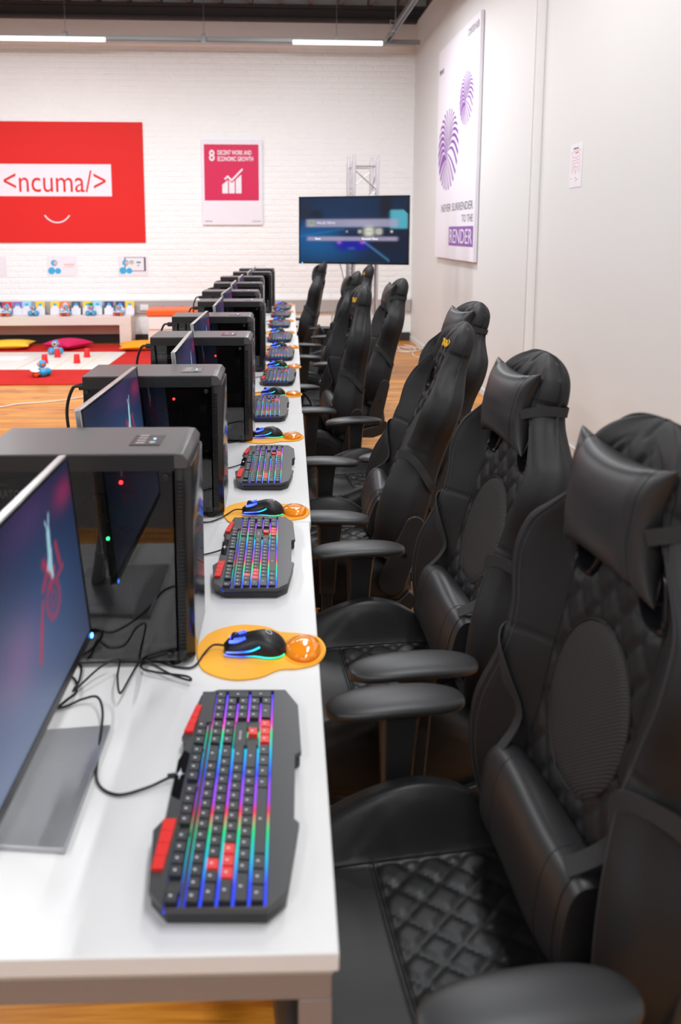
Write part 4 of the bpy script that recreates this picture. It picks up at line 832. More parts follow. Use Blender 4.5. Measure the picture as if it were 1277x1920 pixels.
# the lead of each keyboard is a part of it: the nearest is laid out as in the photograph
def lead(parent, pts, name='lead', r=0.0022, n=8):
    b = MB(); b.tube(spline(pts, n), r, n=8); return b.build(name, 'cable', parent, smooth=True, angle=0)
g = lambda x, y, z=.0035: (x - k0.location.x, y - k0.location.y, z)
lead(k0, [g(-.176, 1.09, .014), g(-.19, 1.087, .010), g(-.22, 1.072, .006), g(-.262, 1.062), g(-.298, 1.09), g(-.313, 1.16, .006), g(-.325, 1.24, .018), g(-.345, 1.285, .020), g(-.375, 1.295, .010), g(-.42, 1.28, .004), g(-.52, 1.33), g(-.62, 1.34), g(-.69, 1.35), g(-.716, 1.36, -.03), g(-.72, 1.37, -.25)])
b = MB(); b.cyl(g(-.170, 1.09, .014), g(-.190, 1.0885, .012), 0.004, n=10); b.build('cable_boot', 'black', k0)
i = 0
for o in [x for x in bpy.data.objects if x.name.startswith('keyboard') and x.parent is None and x is not k0]:
    lead(o, [(-.088, .03, .014), (-.11, .03, .006), (-.15, .02 - .01 * (i % 3), .0035), (-.19, .05, .0035), (-.23, .08, .0035)]); i += 1

# ------------------------------------------------------------------ mouse pads and mice
def make_pad(label):
    t = thing('mouse_pad', label, 'mouse pad', group='orange mouse pads with gel wrist rests')
    P = spline([(-.118, -.02, 0), (-.098, -.070, 0), (-.045, -.099, 0), (.008, -.093, 0), (.045, -.068, 0), (.082, -.064, 0), (.122, -.045, 0), (.139, .004, 0), (.124, .052, 0), (.085, .068, 0), (.045, .075, 0), (.012, .098, 0), (-.045, .105, 0), (-.098, .078, 0), (-.120, .030, 0)], 5, True)
    b = MB(); b.prism([(p.x, p.y) for p in P], 'z', 0.0005, 0.0042); b.build('pad_cloth', 'orange', t, bevel=0.0008)
    # kidney shaped gel cushion
    b = MB(); N = 28; rings = []
    for k in range(9):
        s = 1 - k / 8; z = .0042 + .017 * math.sqrt(max(0, 1 - s ** 2.6))
        rings.append([(.094 + s * (.036 * math.cos(a) - .007 * math.exp(-((a - math.pi) / .6) ** 2)) * (1 if True else 0), .002 + s * .052 * math.sin(a), z) for a in [2 * math.pi * j / N for j in range(N)]])
    b.loft(rings); b.build('gel_rest', 'gel', t, smooth=True, angle=0)
    b = MB(); b.tube([(.094 + .040 * math.cos(a) - .007 * math.exp(-((a - math.pi) / .6) ** 2), .002 + .056 * math.sin(a), .0045) for a in [2 * math.pi * j / 30 for j in range(30)]], 0.0022, closed=True, n=6); b.build('gel_rim', 'orange', t, smooth=True)
    return t
def make_mouse(label, far=False):
    t = thing('computer_mouse', label, 'mouse', group='black lit mice on the mouse pads')     # nose towards -X
    wf = catmull([(0, .020), (.08, .027), (.3, .030), (.5, .0275), (.75, .033), (.92, .027), (1, .012)]); hf = catmull([(0, .013), (.1, .020), (.35, .032), (.6, .0385), (.8, .033), (.94, .020), (1, .008)])
    b = MB(); rings = []
    for k in range(25):
        s = k / 24; x = -.063 + .126 * s; w = wf(s) * (min(1, math.sqrt(max(0.02, 1 - (max(0, .08 - s) / .08) ** 2)))); h = hf(s)
        r = []
        for j in range(20):
            a = math.pi * (j / 19); ca, sa = math.cos(a), math.sin(a); e = 2 / 2.6
            r.append((x, w * math.copysign(abs(ca) ** e, ca), .002 + h * abs(sa) ** e))
        rings.append(r)
    b.loft(rings); body = b.build('mouse_shell', 'mouse', t, smooth=True, angle=50)
    b = MB()
    for s in (-1, 1):
        for j in range(1): b.tube(spline([(-.055, s * .0285, .011), (-.03, s * .0305, .0125), (-.005, s * .0305, .016), (.012, s * .0295, .0235)], 5), .0017, n=6)
    for q in [(-.042, .006, .0265), (-.030, .016, .0265)]: b.tube([(q[0], s_ * q[1], q[2]) for s_ in (-1, 1)][:1] + [(q[0] + .022, q[1] * -1, q[2] + .005)], .0014, n=6)
    b.build('light_strip', 'rgb_mouse', t, smooth=True)
    b = MB(); b.tube(spline([(-.050, -.014, .0255), (-.034, -.017, .0285), (-.018, -.013, .034)], 5), .0032, n=6); b.tube(spline([(-.052, .006, .024), (-.036, .012, .030), (-.020, .010, .035)], 5), .0028, n=6); b.build('light_window', 'rgb_mouse', t, smooth=True)
    b = MB(); b.tube([((-.060 + .120 * k / 30), -wf(.02 + .96 * k / 30) - .0006, .0035) for k in range(31)], .0012, n=6); b.build('base_light', 'rgb_mouse', t, smooth=True)
    b = MB(); b.tube([((-.060 + .120 * k / 30), wf(.02 + .96 * k / 30) + .0006, .0035) for k in range(31)], .0012, n=6); b.build('base_light', 'rgb_mouse2', t, smooth=True)
    b = MB(); b.cyl((-.040, -.004, .029), (-.040, .004, .029), .009, n=16); b.build('scroll_wheel', 'steel', t, bevel=.001)
    b = MB(); b.tube([(.028 + .006 * math.cos(a), .006 * math.sin(a), .0405 - .0035 * math.cos(a)) for a in [2 * math.pi * k / 14 for k in range(14)]], .0009, closed=True, n=5); b.build('round_emblem', 'legend', t)
    return t
pdp = [(-.068, 1.462, 0), (-.080, 2.240, 4), (-.083, 3.115, -3), (-.075, 3.955, 2), (-.068, 4.795, -4), (-.070, 5.61, 3), (-.094, 6.46, 0), (-.094, 7.325, -3), (-.090, 8.17, 3), (-.085, 8.93, 0)]
pl = ['nearest orange mouse pad with a clear gel wrist rest', 'second orange mouse pad from the near end'] + [f'{w} orange mouse pad from the near end of the desks' for w in ordn[2:9]] + ['farthest orange mouse pad in the row']
ml = ['nearest black mouse, blue and pink lit, on its orange pad', 'second black mouse from the near end, lit blue'] + [f'{w} black lit mouse from the near end of the desks' for w in ordn[2:9]] + ['farthest black lit mouse in the row']
p0 = make_pad(pl[0]); p0.location = (*pdp[0][:2], DZ); ms0 = make_mouse(ml[0]); ms0.location = (-.072, 1.462, DZ + .0045); ms0.rotation_euler[2] = R(-3)
lead(ms0, [(-.062, 0, .010), (-.085, .0, .010), (-.100, -.02, .003), (-.108, -.05, .0005), (-.120, -.065, -.0008), (-.150, -.062, -.0008), (-.190, -.045, -.0008), (-.215, -.062, .004), (-.205, -.085, .006), (-.165, -.100, .008), (-.118, -.112, .010), (-.110, -.122, .008), (-.150, -.100, .006), (-.195, -.070, .010), (-.215, -.058, .012), (-.222, -.08, .008), (-.222, -.13, .014), (-.224, -.185, .020), (-.238, -.150, .030), (-.252, -.09, .028), (-.285, -.10, .018), (-.318, -.155, .004), (-.322, -.11, -.0008), (-.340, -.06, -.0008), (-.40, -.04, -.0008), (-.50, -.08, -.0008), (-.61, -.09, -.0008), (-.642, -.09, -.03), (-.648, -.09, -.3)], r=.0021)
for i in range(1, 10):
    c = copy_all(p0); c.location = (*pdp[i][:2], DZ); c.rotation_euler[2] = R(pdp[i][2]); c['label'] = pl[i]
def strip_lead(o):
    for k in [k for k in bpy.data.objects if k.parent == o and k.name.startswith('lead')]: bpy.data.objects.remove(k)
ms1 = copy_all(ms0); strip_lead(ms1)
lead(ms1, [(-.062, 0, .010), (-.085, .0, .009), (-.105, -.02, .003), (-.125, -.05, .0005), (-.155, -.075, -.0012), (-.20, -.07, -.0012), (-.25, -.05, -.0012), (-.31, -.06, -.0012)], r=.0021)
for i in range(1, 10):
    c = ms1 if i == 1 else copy_all(ms1)
    c.location = (pdp[i][0] + random.uniform(-.015, .0), pdp[i][1] + random.uniform(-.006, .006), DZ + .0045); c.rotation_euler[2] = R(random.uniform(-8, 6)); c['label'] = ml[i]
cord('desk_cable', 'loose black cable running from beneath the nearest monitor to its tower', [(-.43, 1.39, .744), (-.405, 1.36, .746), (-.392, 1.32, .75), (-.398, 1.295, .752), (-.43, 1.27, .744), (-.5, 1.28, .744), (-.60, 1.30, .744), (-.695, 1.30, .744), (-.715, 1.30, .70), (-.72, 1.30, .45)], 0.0024, 'cable')

# ------------------------------------------------------------------ gaming chair
# local: faces -X, Y across, origin on the floor. The back is modelled in its own frame (d forward, y across, h up) and leaned by a turn about Y
HB = 0.865
w_of = catmull([(0, .185), (.05, .225), (.12, .255), (.20, .268), (.28, .262), (.36, .240), (.41, .233), (.47, .240), (.54, .262), (.59, .262), (.63, .246), (.67, .200), (.71, .155), (.75, .136), (.80, .134)])
def wid(h):
    if h < 0.76: return w_of(h)
    s = (h - 0.76) / (HB - 0.76); return 0.138 * max(0.0, 1 - s ** 2.3) ** (1 / 2.3) + 0.001
dc = catmull([(0, .060), (.10, .085), (.22, .095), (.35, .084), (.50, .070), (.65, .060), (.75, .066), (.82, .064), (HB, .045)])
dw = catmull([(0, .095), (.08, .130), (.18, .158), (.28, .162), (.38, .142), (.46, .126), (.56, .124), (.62, .112), (.68, .094), (.74, .080), (.80, .076), (HB, .056)])
def tri(x, p): x = (x / p) % 1.0; return min(x, 1 - x) * p
def pw(h):   # half width of the quilted middle panel
    return .125 + .03 * sstep((.36 - h) / .2) + .015 * sstep((h - .5) / .12) - .06 * sstep((h - .60) / .06) * (h < .70) 
def ins_d(y, h):  # insert ellipse function
    return math.hypot(y / .108, (h - .40) / .135)
def front(y, h, w=None, quilt=True):
    w = wid(h) if w is None else w; r = min(abs(y) / max(w, 1e-6), 1.0)
    a = sstep((r - .46) / .44); d = dc(h) + (dw(h) - dc(h)) * a
    e = min(1.0, math.hypot(max(0, (r - .80) / .20), max(0, (h - (HB - .075)) / .075))); cl = .58 + .34 * sstep((h - .62) / .12)
    d -= d * .62 * cl * (1 - math.sqrt(max(0, 1 - e * e)))
    if h < .05: e = (.05 - h) / .05; d -= .03 * (1 - math.sqrt(max(0, 1 - e * e)))
    if quilt:
        inh = h > .70
        lim = .094 * math.sqrt(max(0, 1 - max(0, (h - .72) / .115) ** 2)) if inh else .125 + .02 * sstep((.34 - h) / .2)
        ed = lim - abs(y)
        if ed > 0 and (inh or ins_d(y, h) > 1.0):
            px, ph = .058, .086
            u1 = y / px + h / ph; u2 = y / px - h / ph
            g = min(tri(u1, 1.0), tri(u2, 1.0)) * 0.048
            d += (.0075 * (1 - math.exp(-(g / .0052) ** 2)) - .0045) * sstep(ed / .012) * (1 if not inh else sstep((.845 - h) / .03))
        g = abs(ed); d -= .004 * math.exp(-(g / .005) ** 2) * (1 if h > .06 else 0)
        if not inh:
            if abs(y) < .14: g = abs(ins_d(y, h) - 1) * .11; d -= .004 * math.exp(-(g / .005) ** 2)
            # seam across the wing at the waist
            if abs(y) > .125: g = abs(h - (.44 - .10 * (abs(y) - .125))); d -= .0035 * math.exp(-(g / .004) ** 2)
        elif h > .70:
            g = abs(r - .84); d -= .0025 * math.exp(-(g * w / .004) ** 2)
        if h < .7: g = abs(r - .80); d -= .0022 * math.exp(-(g * w / .004) ** 2)
    return d
HOLES = [(s * .088, .628) for s in (-1, 1)]
def hole_f(y, h):
    best = 9
    for cy, ch in HOLES:
        s = 1 if cy > 0 else -1; yy = (y - cy - s * 0.25 * -(h - ch)) / .029; hh = (h - ch) / .042
        best = min(best, (abs(yy) ** 3 + abs(hh) ** 3) ** (1 / 3))
    return best
def make_back():
    us = []; N = 96
    for i in range(N + 1):
        x = -1 + 2 * i / N; us.append(math.copysign(1 - (1 - abs(x)) ** 1.25 if False else abs(math.sin(abs(x) * math.pi / 2)) ** 1.0 * .35 + .65 * abs(x), x))
    nv = 150; hs = [HB * (j / nv) for j in range(nv + 1)]; hs[-1] = HB - .0004
    hs = hs[:-1] + [HB - .003, HB - .0012, HB - .0002]; nv = len(hs) - 1
    F = []; Bk = []
    for j, h in enumerate(hs):
        w = wid(h)
        for i, u in enumerate(us):
            y = u * w; f = hole_f(y, h); hh = h; yy = y
            if 0.75 < f < 1.25:    # pull the grid onto the slot outline
                for cy, ch in HOLES:
                    s = 1 if cy > 0 else -1
                    if s * y > 0:
                        ax, ay = y - cy, h - ch; k = 1 / f; t_ = 1 - abs(f - 1) / .25; k = 1 + (k - 1) * (t_ if t_ < 1 else 1) ** .5 if abs(f - 1) < .12 else 1
                        yy = cy + ax * k; hh = ch + ay * k
            d = front(yy, hh, w)
            fh = sstep((1.5 - hole_f(yy, hh)) / .5) * .012; F.append((-(d - fh), yy, hh))
            r = abs(u); e = min(1.0, math.hypot(max(0, (r - .86) / .14), max(0, (h - (HB - .06)) / .06))); bd = (.022 + .004 * sstep((h - .62) / .12)) * (1 - math.sqrt(max(0, 1 - e * e)))
            Bk.append((-bd, yy, hh))
    W = len(us); v = F + Bk; off = len(F); fs = []; keep = set()
    for j in range(nv):
        for i in range(W - 1):
            c = [j * W + i, j * W + i + 1, (j + 1) * W + i + 1, (j + 1) * W + i]
            cy = sum(F[k][1] for k in c) / 4; ch = sum(F[k][2] for k in c) / 4
            if hole_f(cy, ch) < 1.0: continue
            keep.add((i, j)); fs.append(tuple(c)); fs.append(tuple(off + k for k in c[::-1]))
    def isolated(i, j): return (i, j) in keep
    # side walls (with a bulge) round the outline, plain walls in the slots
    v = list(v)
    def wall(a, b_, out, bulge, seg):
        rows = []
        for s in range(seg + 1):
            t_ = s / seg; row = []
            for k in (a, b_):
                if s == 0: row.append(k)
                elif s == seg: row.append(off + k)
                else:
                    key = (k, s)
                    if key not in cache:
                        p, q = Vector(v[k]), Vector(v[off + k]); m = p.lerp(q, t_); o_ = Vector((0, math.copysign(1, m.y) if out else 0, 0)) * bulge * math.sin(math.pi * t_); cache[key] = len(v); v.append(tuple(m + o_))
                    row.append(cache[key])
            rows.append(row)
        for s in range(seg): fs.append((rows[s][0], rows[s][1], rows[s + 1][1], rows[s + 1][0]))
    cache = {}
    for j in range(nv):
        for i in range(W - 1):
            if (i, j) not in keep: continue
            for (di, dj, a, b_) in [(-1, 0, j * W + i, (j + 1) * W + i), (1, 0, j * W + i + 1, (j + 1) * W + i + 1), (0, -1, j * W + i, j * W + i + 1), (0, 1, (j + 1) * W + i, (j + 1) * W + i + 1)]:
                if (i + di, j + dj) not in keep:
                    edge = (i + di < 0 or i + di >= W - 1); hole = not edge and 0 <= j + dj < nv
                    wall(a, b_, edge, .012 if edge else 0, 5)
    b = MB(); b.v = v; b.f = fs; b.m = [0] * len(fs); return b
def spt(y, h, off=.002): return (-(front(y, h) + off), y, h)
def ribbon(pts, nrm, width, th=.0012, k=5):
    """flat strap through pts, lying on a surface with the given normals"""
    P = spline(pts, k); Nn = spline(nrm, k); b = MB(); rings = []
    for i, p in enumerate(P):
        d = (P[min(i + 1, len(P) - 1)] - P[max(i - 1, 0)]).normalized(); n = Nn[i].normalized(); wv = n.cross(d).normalized(); n = n * th
        rings.append([p + wv * width / 2 + n, p + wv * width / 2 - n, p - wv * width / 2 - n, p - wv * width / 2 + n])
    b.loft(rings); return b
TILT0 = 12.0; PV = (0.225, 0, 0.440)
def backm(t): return T(*PV) @ Matrix.Rotation(R(t), 4, 'Y')
def smooth_seat():
    pass
yw = catmull([(-.30, .200), (-.27, .240), (-.22, .262), (-.10, .272), (.05, .272), (.16, .262), (.22, .235), (.25, .205)])
bol = catmull([(-.30, .10), (-.25, .30), (-.18, .56), (-.09, .88), (-.01, 1.0), (.06, .86), (.13, .48), (.20, .20), (.25, .10)])
def seat_z(x, y):
    w = yw(x); r = min(abs(y) / w, 1); z = .462 - .010 * math.cos(min(abs(y) / .17, 1) * math.pi / 2)
    z += .104 * bol(x) * sstep((abs(y) - .160) / .060)
    e = max(0, (r - .86) / .14); z -= .060 * (1 - math.sqrt(max(0, 1 - e * e)))
    if x < -.22: e = (-.22 - x) / .08; z -= .05 * (1 - math.sqrt(max(0, 1 - min(e, 1) ** 2)))
    ed = .168 - abs(y)
    if ed > 0 and x > -.105:
        px, ph = .078, .058; g = min(tri(x / px + y / ph, 1.0), tri(x / px - y / ph, 1.0)) * .05
        z += (.0055 * (1 - math.exp(-(g / .0048) ** 2)) - .003) * sstep(ed / .01) * sstep((x + .105) / .01)
    z -= .005 * math.exp(-(ed / .004) ** 2)
    if ed > 0: z -= .004 * math.exp(-((x + .105) / .003) ** 2)
    # curved seam on the inner face of the side bolster and a double seam on its crest
    if ed < 0: z -= .003 * math.exp(-((abs(y) - (.176 + .036 * max(0, 1 - (x / .15) ** 2))) / .003) ** 2); z -= .002 * math.exp(-((r - .87) * w / .003) ** 2)
    return z
def make_chair():
    t = thing('gaming_chair', 'x', 'chair', group='black gaming chairs along the desks')
    # seat
    NX, NY = 88, 92; v = []; xs = [-.30 + .55 * i / NX for i in range(NX + 1)]
    for x in xs:
        for j in range(NY + 1):
            q = -1 + 2 * j / NY; q = math.copysign(.4 * math.sin(abs(q) * math.pi / 2) + .6 * abs(q), q); y = q * yw(x); v.append((x, y, seat_z(x, y)))
    W = NY + 1; b = MB(); b.add(v, [(i * W + j, (i + 1) * W + j, (i + 1) * W + j + 1, i * W + j + 1) for i in range(NX) for j in range(NY)])
    ring = [i * W for i in range(NX + 1)] + [NX * W + j for j in range(1, W)] + [i * W + NY for i in range(NX - 1, -1, -1)] + [j for j in range(NY - 1, 0, -1)]
    rows = [[v[k] for k in ring]]
    for s, (zz, sh) in enumerate([(.42, 1.012), (.39, 1.008), (.365, .985), (.355, .95)]): rows.append([(v[k][0] * (sh if s < 5 else 1), v[k][1] * sh, zz if s else min(zz + .0, v[k][2] - .012)) for k in ring])
    n = len(ring); vs = [p for r in rows for p in r]; b.add(vs, [(i * n + j, i * n + (j + 1) % n, (i + 1) * n + (j + 1) % n, (i + 1) * n + j) for i in range(len(rows) - 1) for j in range(n)] + [tuple((len(rows) - 1) * n + j for j in range(n))])
    st = b.build('seat', 'leather', t, smooth=True, angle=0)
    b = MB()
    for s in (-1, 1):
        b.tube([(x, s * .168, seat_z(x, s * .168) + .0028) for x in [-.27 + .47 * i / 40 for i in range(41)]], .0016, n=5)
    b.tube([(-.105, y, seat_z(-.105, y) + .0025) for y in [-.168 + .336 * i / 30 for i in range(31)]], .0016, n=5); b.build('piping', 'thread', st, smooth=True)
    B0 = backm(TILT0)
    bk = make_back().build('backrest', 'fabric', t, smooth=True, angle=60, mtx=B0)
    # ribbed oval insert
    b = MB(); K = 12; N = 36; rings = [[spt(.106 * s * math.cos(a), .40 + .132 * s * math.sin(a), .0015 + .004 * (1 - s * s)) for a in [2 * math.pi * j / N for j in range(N)]] for s in [1 - k / K for k in range(K)]]
    vs = [p for r in rings for p in r]; b.add(vs, [(i * N + j, i * N + (j + 1) % N, (i + 1) * N + (j + 1) % N, (i + 1) * N + j) for i in range(K - 1) for j in range(N)] + [tuple((K - 1) * N + j for j in range(N))]); b.build('lumbar_insert', 'insert', bk, smooth=True, angle=0)
    b = MB(); b.tube([spt(.108 * math.cos(a), .40 + .135 * math.sin(a), .0012) for a in [2 * math.pi * j / 60 for j in range(60)]], .0018, closed=True, n=5)
    for s in (-1, 1): b.tube([spt(s * (.125 + .02 * sstep((.34 - h) / .2)), h, .0008) for h in [.05 + .58 * k / 60 for k in range(61)]], .0016, n=5)
    b.build('piping', 'thread', bk, smooth=True)
    b = MB()
    for s in (-1, 1):
        for q in (.80, .835): b.tube([spt(s * q * wid(h), h, .0006) for h in [.04 + .76 * k / 90 for k in range(91)]], .0007, n=4)
    b.build('stitching', 'stitch', bk)
    # slot liners
    for cy, ch in HOLES:
        b = MB(); s = 1 if cy > 0 else -1; R_ = []
        for (sc, do) in [(1.20, -.006), (1.17, .004), (1.03, .006), (.95, .0), (.92, -.05), (.95, -.066)]:
            r = []
            for j in range(28):
                a = 2 * math.pi * j / 28; cx_ = math.copysign(abs(math.cos(a)) ** .667, math.cos(a)); sy_ = math.copysign(abs(math.sin(a)) ** .667, math.sin(a))
                hh = ch + .042 * sc * sy_; yy = cy + .029 * sc * cx_ - s * .25 * .042 * sc * sy_
                r.append((-(.058 + do), yy, hh))
            R_.append(r)
        b.loft(R_, caps=False); b.build('belt_slot_liner', 'gloss', bk, smooth=True, angle=60)
    # jagged yellow emblem
    b = MB()
    strokes = [[(-.040, .022), (-.048, .014), (-.046, .002), (-.040, -.004), (-.038, .008), (-.043, .008)], [(-.034, -.004), (-.029, .018), (-.025, -.006), (-.033, .004)], [(-.021, -.006), (-.020, .016), (-.013, .0), (-.007, .017), (-.004, -.008)], [(.001, -.006), (.002, .017), (.011, .006), (.001, -.006)], [(.015, .016), (.015, -.010)], [(.019, -.006), (.024, .018), (.028, -.006), (.020, .003)], [(.042, .016), (.034, .010), (.041, .0), (.033, -.010)]]
    for st_ in strokes: b.tube([spt(y, .768 + z, .0012) for y, z in st_], .0022, n=5)
    b.build('emblem', 'yellow', bk)
    # recline cover plates on the back, side brackets on the seat
    for s in (-1, 1):
        b = MB(); pl_ = []
        for k in range(13): a = math.pi * k / 12; pl_.append((-.035 + .032 * math.cos(a), .205 + .032 * math.sin(a)))
        for k in range(13): a = math.pi + math.pi * k / 12; pl_.append((-.045 + .045 * math.cos(a), .0 + .045 * math.sin(a)))
        y0 = s * .272; b.prism(pl_, 'y', y0 - .011, y0 + .011); b.build('recline_cover', 'plastic', t, bevel=.004, mtx=B0)
        b = MB(); b.cyl((-.035, s * .2835, .10), (-.035, s * .2845, .10), .008, n=14); b.build('bolt_hole', 'black', bk)
        b = MB(); b.prism([(-.06, .352), (-.06, .322), (.17, .315), (.225, .335), (.275, .40), (.235, .425), (.205, .392), (.16, .385), (.08, .362)], 'y', s * .262, s * .285); b.build('seat_bracket', 'plastic', t, bevel=.004)
    # armrests
    for s in (-1, 1):
        rings = []; n = 24
        for k in range(33):
            q = -1 + 2 * k / 32; xx = .137 * math.copysign(1 - (1 - abs(q)) ** 1.6, q); lw = max(.02, 1 - abs(xx / .138) ** 3.2) ** .42; r = []
            for j in range(n):
                a = 2 * math.pi * j / n; ca, sa = math.cos(a), math.sin(a)
                yv = .047 * lw * math.copysign(abs(ca) ** .75, ca); zv = .014 * (lw ** .6) * math.copysign(abs(sa) ** .8, sa) + (.003 * (1 - (yv / .047) ** 2) if sa > 0 else 0)
                r.append((xx, yv, .683 + zv - .010 * (xx / .137) ** 2))
            rings.append(r)
        b = MB(); b.loft(rings); b.v = [(x - .032, y + s * .303, z) for x, y, z in b.v]; b.build('armrest_pad', 'pad', t, smooth=True, angle=60)
        b = MB(); b.loft([[(cx + hx * a_, s * .303 + hy * c_, z) for a_, c_ in ((-1, -.55), (-.8, -1), (.8, -1), (1, -.55), (1, .55), (.8, 1), (-.8, 1), (-1, .55))] for z, cx, hx, hy in [(.43, -.030, .026, .017), (.60, -.026, .034, .021), (.655, -.024, .038, .024), (.670, -.024, .044, .030)]]); b.build('armrest_post', 'plastic', t, bevel=.003)
        b = MB(); b.box(-.048, -.012, s * .303 - .010, s * .303 + .010, .345, .432); b.box(-.052, -.008, min(s * .15, s * .312), max(s * .15, s * .312), .334, .346); b.build('armrest_bracket', 'steel', t, bevel=.003)
    # mechanism, gas lift, star base, casters
    b = MB(); b.box(-.11, .12, -.09, .09, .305, .345); b.box(-.16, .16, -.055, .055, .334, .352); b.build('tilt_mechanism', 'steel', t, bevel=.004)
    b = MB(); b.cyl((.02, .09, .325), (.02, .27, .318), .006, n=8); b.cyl((.02, .23, .318), (.02, .29, .316), .011, n=10); b.build('height_lever', 'plastic', t, bevel=.002)
    b = MB(); b.cyl((0, 0, .10), (0, 0, .22), .028, n=20); b.cyl((0, 0, .22), (0, 0, .31), .020, n=20); b.build('gas_lift', 'plastic', t, bevel=.001)
    b = MB(); b.cyl((0, 0, .075), (0, 0, .135), .052, .042, n=24); b.build('base_hub', 'plastic', t, bevel=.004)
    for k in range(5):
        a = 2 * math.pi * k / 5 + .35; m4 = RZ(a)
        b = MB(); b.loft([[m4 @ Vector((x, y * w_, z0 if z_ < 0 else z1)) for y, z_ in ((-1, -1), (1, -1), (.7, 1), (-.7, 1))] for x, w_, z0, z1 in [(.03, .032, .082, .128), (.16, .028, .076, .112), (.29, .024, .066, .092), (.325, .020, .066, .086)]]); lg = b.build('base_leg', 'plastic', t, bevel=.004)
        b = MB(); c = m4 @ Vector((.305, 0, 0)); ax = RZ(a + .6 + k) @ Vector((0, 1, 0)); fw = RZ(a + .6 + k) @ Vector((1, 0, 0))
        for s in (-1, 1): b.cyl(c + ax * (s * .010) + Vector((0, 0, .0285)) - fw * .012, c + ax * (s * .026) + Vector((0, 0, .0285)) - fw * .012, .028, n=20)
        b.cyl(c + Vector((0, 0, .028)), c + Vector((0, 0, .07)), .006, n=8); b.cyl(c + ax * -.010 + Vector((0, 0, .036)) - fw * .008, c + ax * .010 + Vector((0, 0, .036)) - fw * .008, .026, n=16); b.build('caster', 'gloss', t, bevel=.003)
    # head pillow
    N = 30; b = MB(); PWd, PHt, PT = .128, .098, .047; PY, PHc, PD = 0, .722, .032
    def g(u, v, s):
        y = PWd * u * (1 - .17 * (1 - v * v) * u * u); h = PHt * v * (1 - .20 * (1 - u * u) * v * v)
        th = PT * (max(0, (1 - u * u)) ** .42) * (max(0, (1 - v * v)) ** .42)
        if s > 0: th -= .006 * math.exp(-((v + .06) / .035) ** 2) * (1 - u * u) ** .3; th -= .004 * math.exp(-((abs(u) - .74) / .03) ** 2)
        th += .0035 * math.sin(9 * v + 4 * u) * (abs(u) ** 3) * (1 - u * u)
        return (-(PD + .052 + s * th), y, PHc + h + .015 * (1 - u * u) * -0)
    for s in (1, -1):
        vs = [g(math.sin(math.pi / 2 * (-1 + 2 * i / N)), math.sin(math.pi / 2 * (-1 + 2 * j / N)), s) for j in range(N + 1) for i in range(N + 1)]
        b.add(vs, [(j * (N + 1) + i, j * (N + 1) + i + 1, (j + 1) * (N + 1) + i + 1, (j + 1) * (N + 1) + i) for j in range(N) for i in range(N)])
    hp = b.build('head_pillow', 'pillow', t, smooth=True, angle=0, mtx=B0)
    b = MB(); b.tube([g(math.sin(math.pi / 2 * k), -.06, 1) for k in [-1 + 2 * i / 40 for i in range(41)]], .0012, n=5); b.build('pillow_seam', 'thread', hp)
    for s in (-1, 1): b = MB(); b.tube([g(s * .74, math.sin(math.pi / 2 * k), 1) for k in [-1 + 2 * i / 30 for i in range(31)]], .001, n=5); b.build('pillow_seam', 'thread', hp)
    for s in (-1, 1):
        hw = wid(.745)
        pts = [(-.100, s * .108, .718), (-.085, s * .128, .730), (-.050, s * (hw + .006), .742), (-.022, s * (hw + .012), .745), (-.002, s * (hw - .002), .745), (.004, s * .09, .745), (.005, 0, .745)]
        ribbon(pts, [(-1, s * .6, 0), (-1, s, 0), (-.2, s, 0), (.1, s, 0), (1, s, 0), (1, 0, 0), (1, 0, 0)], .022).build('pillow_strap', 'webbing', hp, smooth=True)
    # lumbar pillow: a squared bolster with flat ends
    rings = []; n = 32; LW = .152
    for k in range(25):
        q = -1 + 2 * k / 24; yv = LW * q; sc = 1 - .10 * abs(q) ** 3 - (.10 if k in (0, 24) else 0); r = []
        if k in (0, 24): yv = math.copysign(LW + .003, q)
        for j in range(n):
            a = 2 * math.pi * j / n; ca, sa = math.cos(a), math.sin(a)
            dd = .044 * sc * math.copysign(abs(ca) ** .72, ca); hh = .088 * sc * math.copysign(abs(sa) ** .72, sa) + .008 * math.sin(3 * q) * (1 if ca > 0 else 0)
            r.append((-(.122 + dd), yv, .158 + hh))
        rings.append(r)
    b = MB(); b.loft(rings); lp = b.build('lumbar_pillow', 'pillow', t, smooth=True, angle=50, mtx=B0)
    for k in (1, 5, 19, 23): b = MB(); b.tube([rings[k][j] for j in range(n)], .0013 if k in (1, 23) else .0009, closed=True, n=5); b.build('pillow_seam', 'thread', lp)
    for s in (-1, 1):
        wa, wb_, wc = wid(.40), wid(.36), wid(.31)
        P1 = [(-.150, s * .125, .232), spt(s * .150, .285, .004), spt(s * .175, .345, .004), spt(s * .205, .400, .004), (-.098, s * (wa + .012), .402), (-.06, s * (wb_ + .018), .375), (-.015, s * (wc + .006), .335), (.004, s * (wc - .05), .315), (.005, s * .1, .30), (.005, 0, .298)]
        ribbon(P1, [(-1, 0, .3), (-1, 0, 0), (-1, -s * .3, 0), (-1, s * .6, .0), (-.3, s, 0), (0, s, 0), (.4, s, 0), (1, s * .2, 0), (1, 0, 0), (1, 0, 0)], .026).build('pillow_strap', 'webbing', lp, smooth=True)
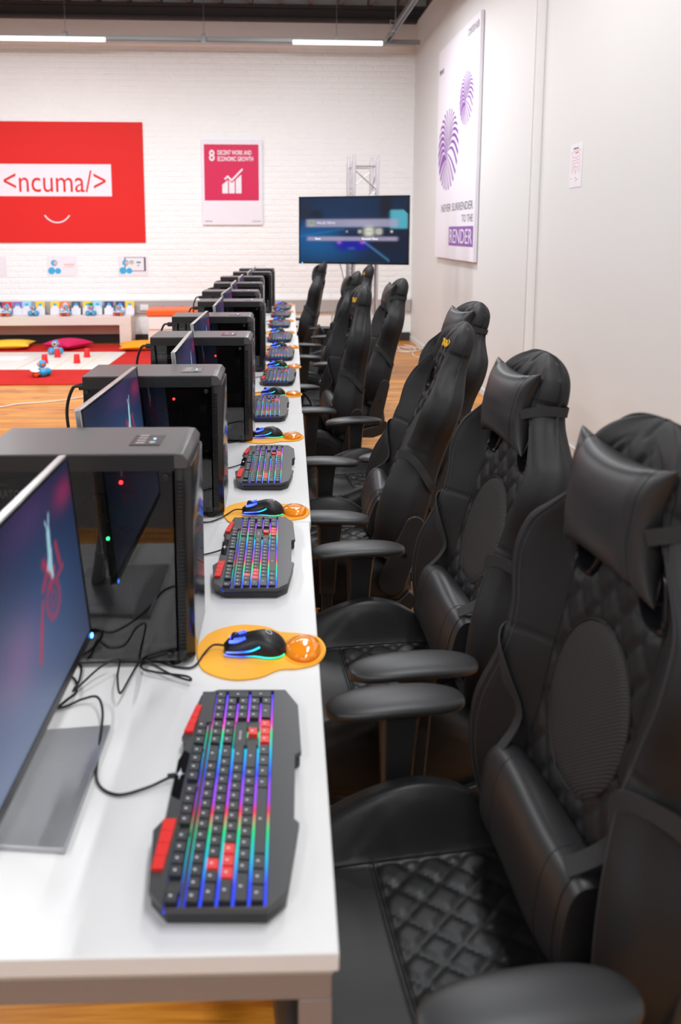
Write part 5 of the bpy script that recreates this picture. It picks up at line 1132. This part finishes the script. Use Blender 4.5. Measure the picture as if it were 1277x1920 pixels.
    for s in (-1, 1):
        wd_ = wid(.07)
        P1 = [(-.130, s * .142, .090), (-.120, s * .19, .078), (-.09, s * (wd_ + .008), .072), (-.045, s * (wd_ + .018), .068), (-.005, s * (wd_ + .002), .066), (.005, s * .15, .066), (.005, 0, .066)]
        ribbon(P1, [(-1, 0, 0), (-1, s * .5, 0), (-.6, s, 0), (0, s, 0), (.6, s, 0), (1, 0, 0), (1, 0, 0)], .024).build('pillow_strap', 'webbing', lp, smooth=True)
    return t
chairs = [ # x, y, turn, lean, pillow, label
    (.272, 1.085, 7.3, 6.2, True, 'nearest black gaming chair, its pillow and quilted back filling the right side'),
    (.256, 1.81, 6.3, 11, True, 'second black gaming chair from the near end, with a head pillow'),
    (.155, 2.66, -1.5, 17, False, 'black gaming chair without head pillow, yellow emblem on its headrest'),
    (.390, 3.34, 10, 17, True, 'black gaming chair pushed back, headrest just behind the bare yellow emblem one'),
    (.100, 4.15, 6, 7, True, 'black gaming chair with both a head pillow and a yellow emblem showing'),
    (.335, 4.95, 2, 13, True, 'black gaming chair with head pillow leaning towards the right wall, mid row'),
    (.140, 5.85, -2, 12, True, 'black gaming chair below the television, half hidden by two others'),
    (.350, 6.95, 0, 12, True, 'farthest black gaming chair but one, right of the truss foot'),
    (.002, 7.75, -6, 10, True, 'farthest black gaming chair, upright beside the last keyboards')]
ch0 = make_chair()
def place(c, q):
    x, y, rz, lean, pil, lab = q
    c.location = (x, y, 0); c.rotation_euler = (0, 0, R(rz)); c['label'] = lab
    for k in [k for k in bpy.data.objects if k.parent == c]:
        nm = k.name.split('.')[0]
        if nm in ('backrest', 'head_pillow', 'lumbar_pillow', 'recline_cover'): k.matrix_local = backm(lean)
        if nm == 'head_pillow' and not pil:
            for g_ in [g_ for g_ in bpy.data.objects if g_.parent == k]: bpy.data.objects.remove(g_)
            bpy.data.objects.remove(k)
cs = [ch0] + [copy_all(ch0) for _ in chairs[1:]]
for c, q in zip(cs, chairs): place(c, q)
# the two chairs whose emblem shows above a lower set pillow
for k in [k for k in bpy.data.objects if k.parent in (cs[4], cs[7]) and k.name.startswith('head_pillow')]:
    k.matrix_local = k.matrix_local @ T(0, 0, -.075)
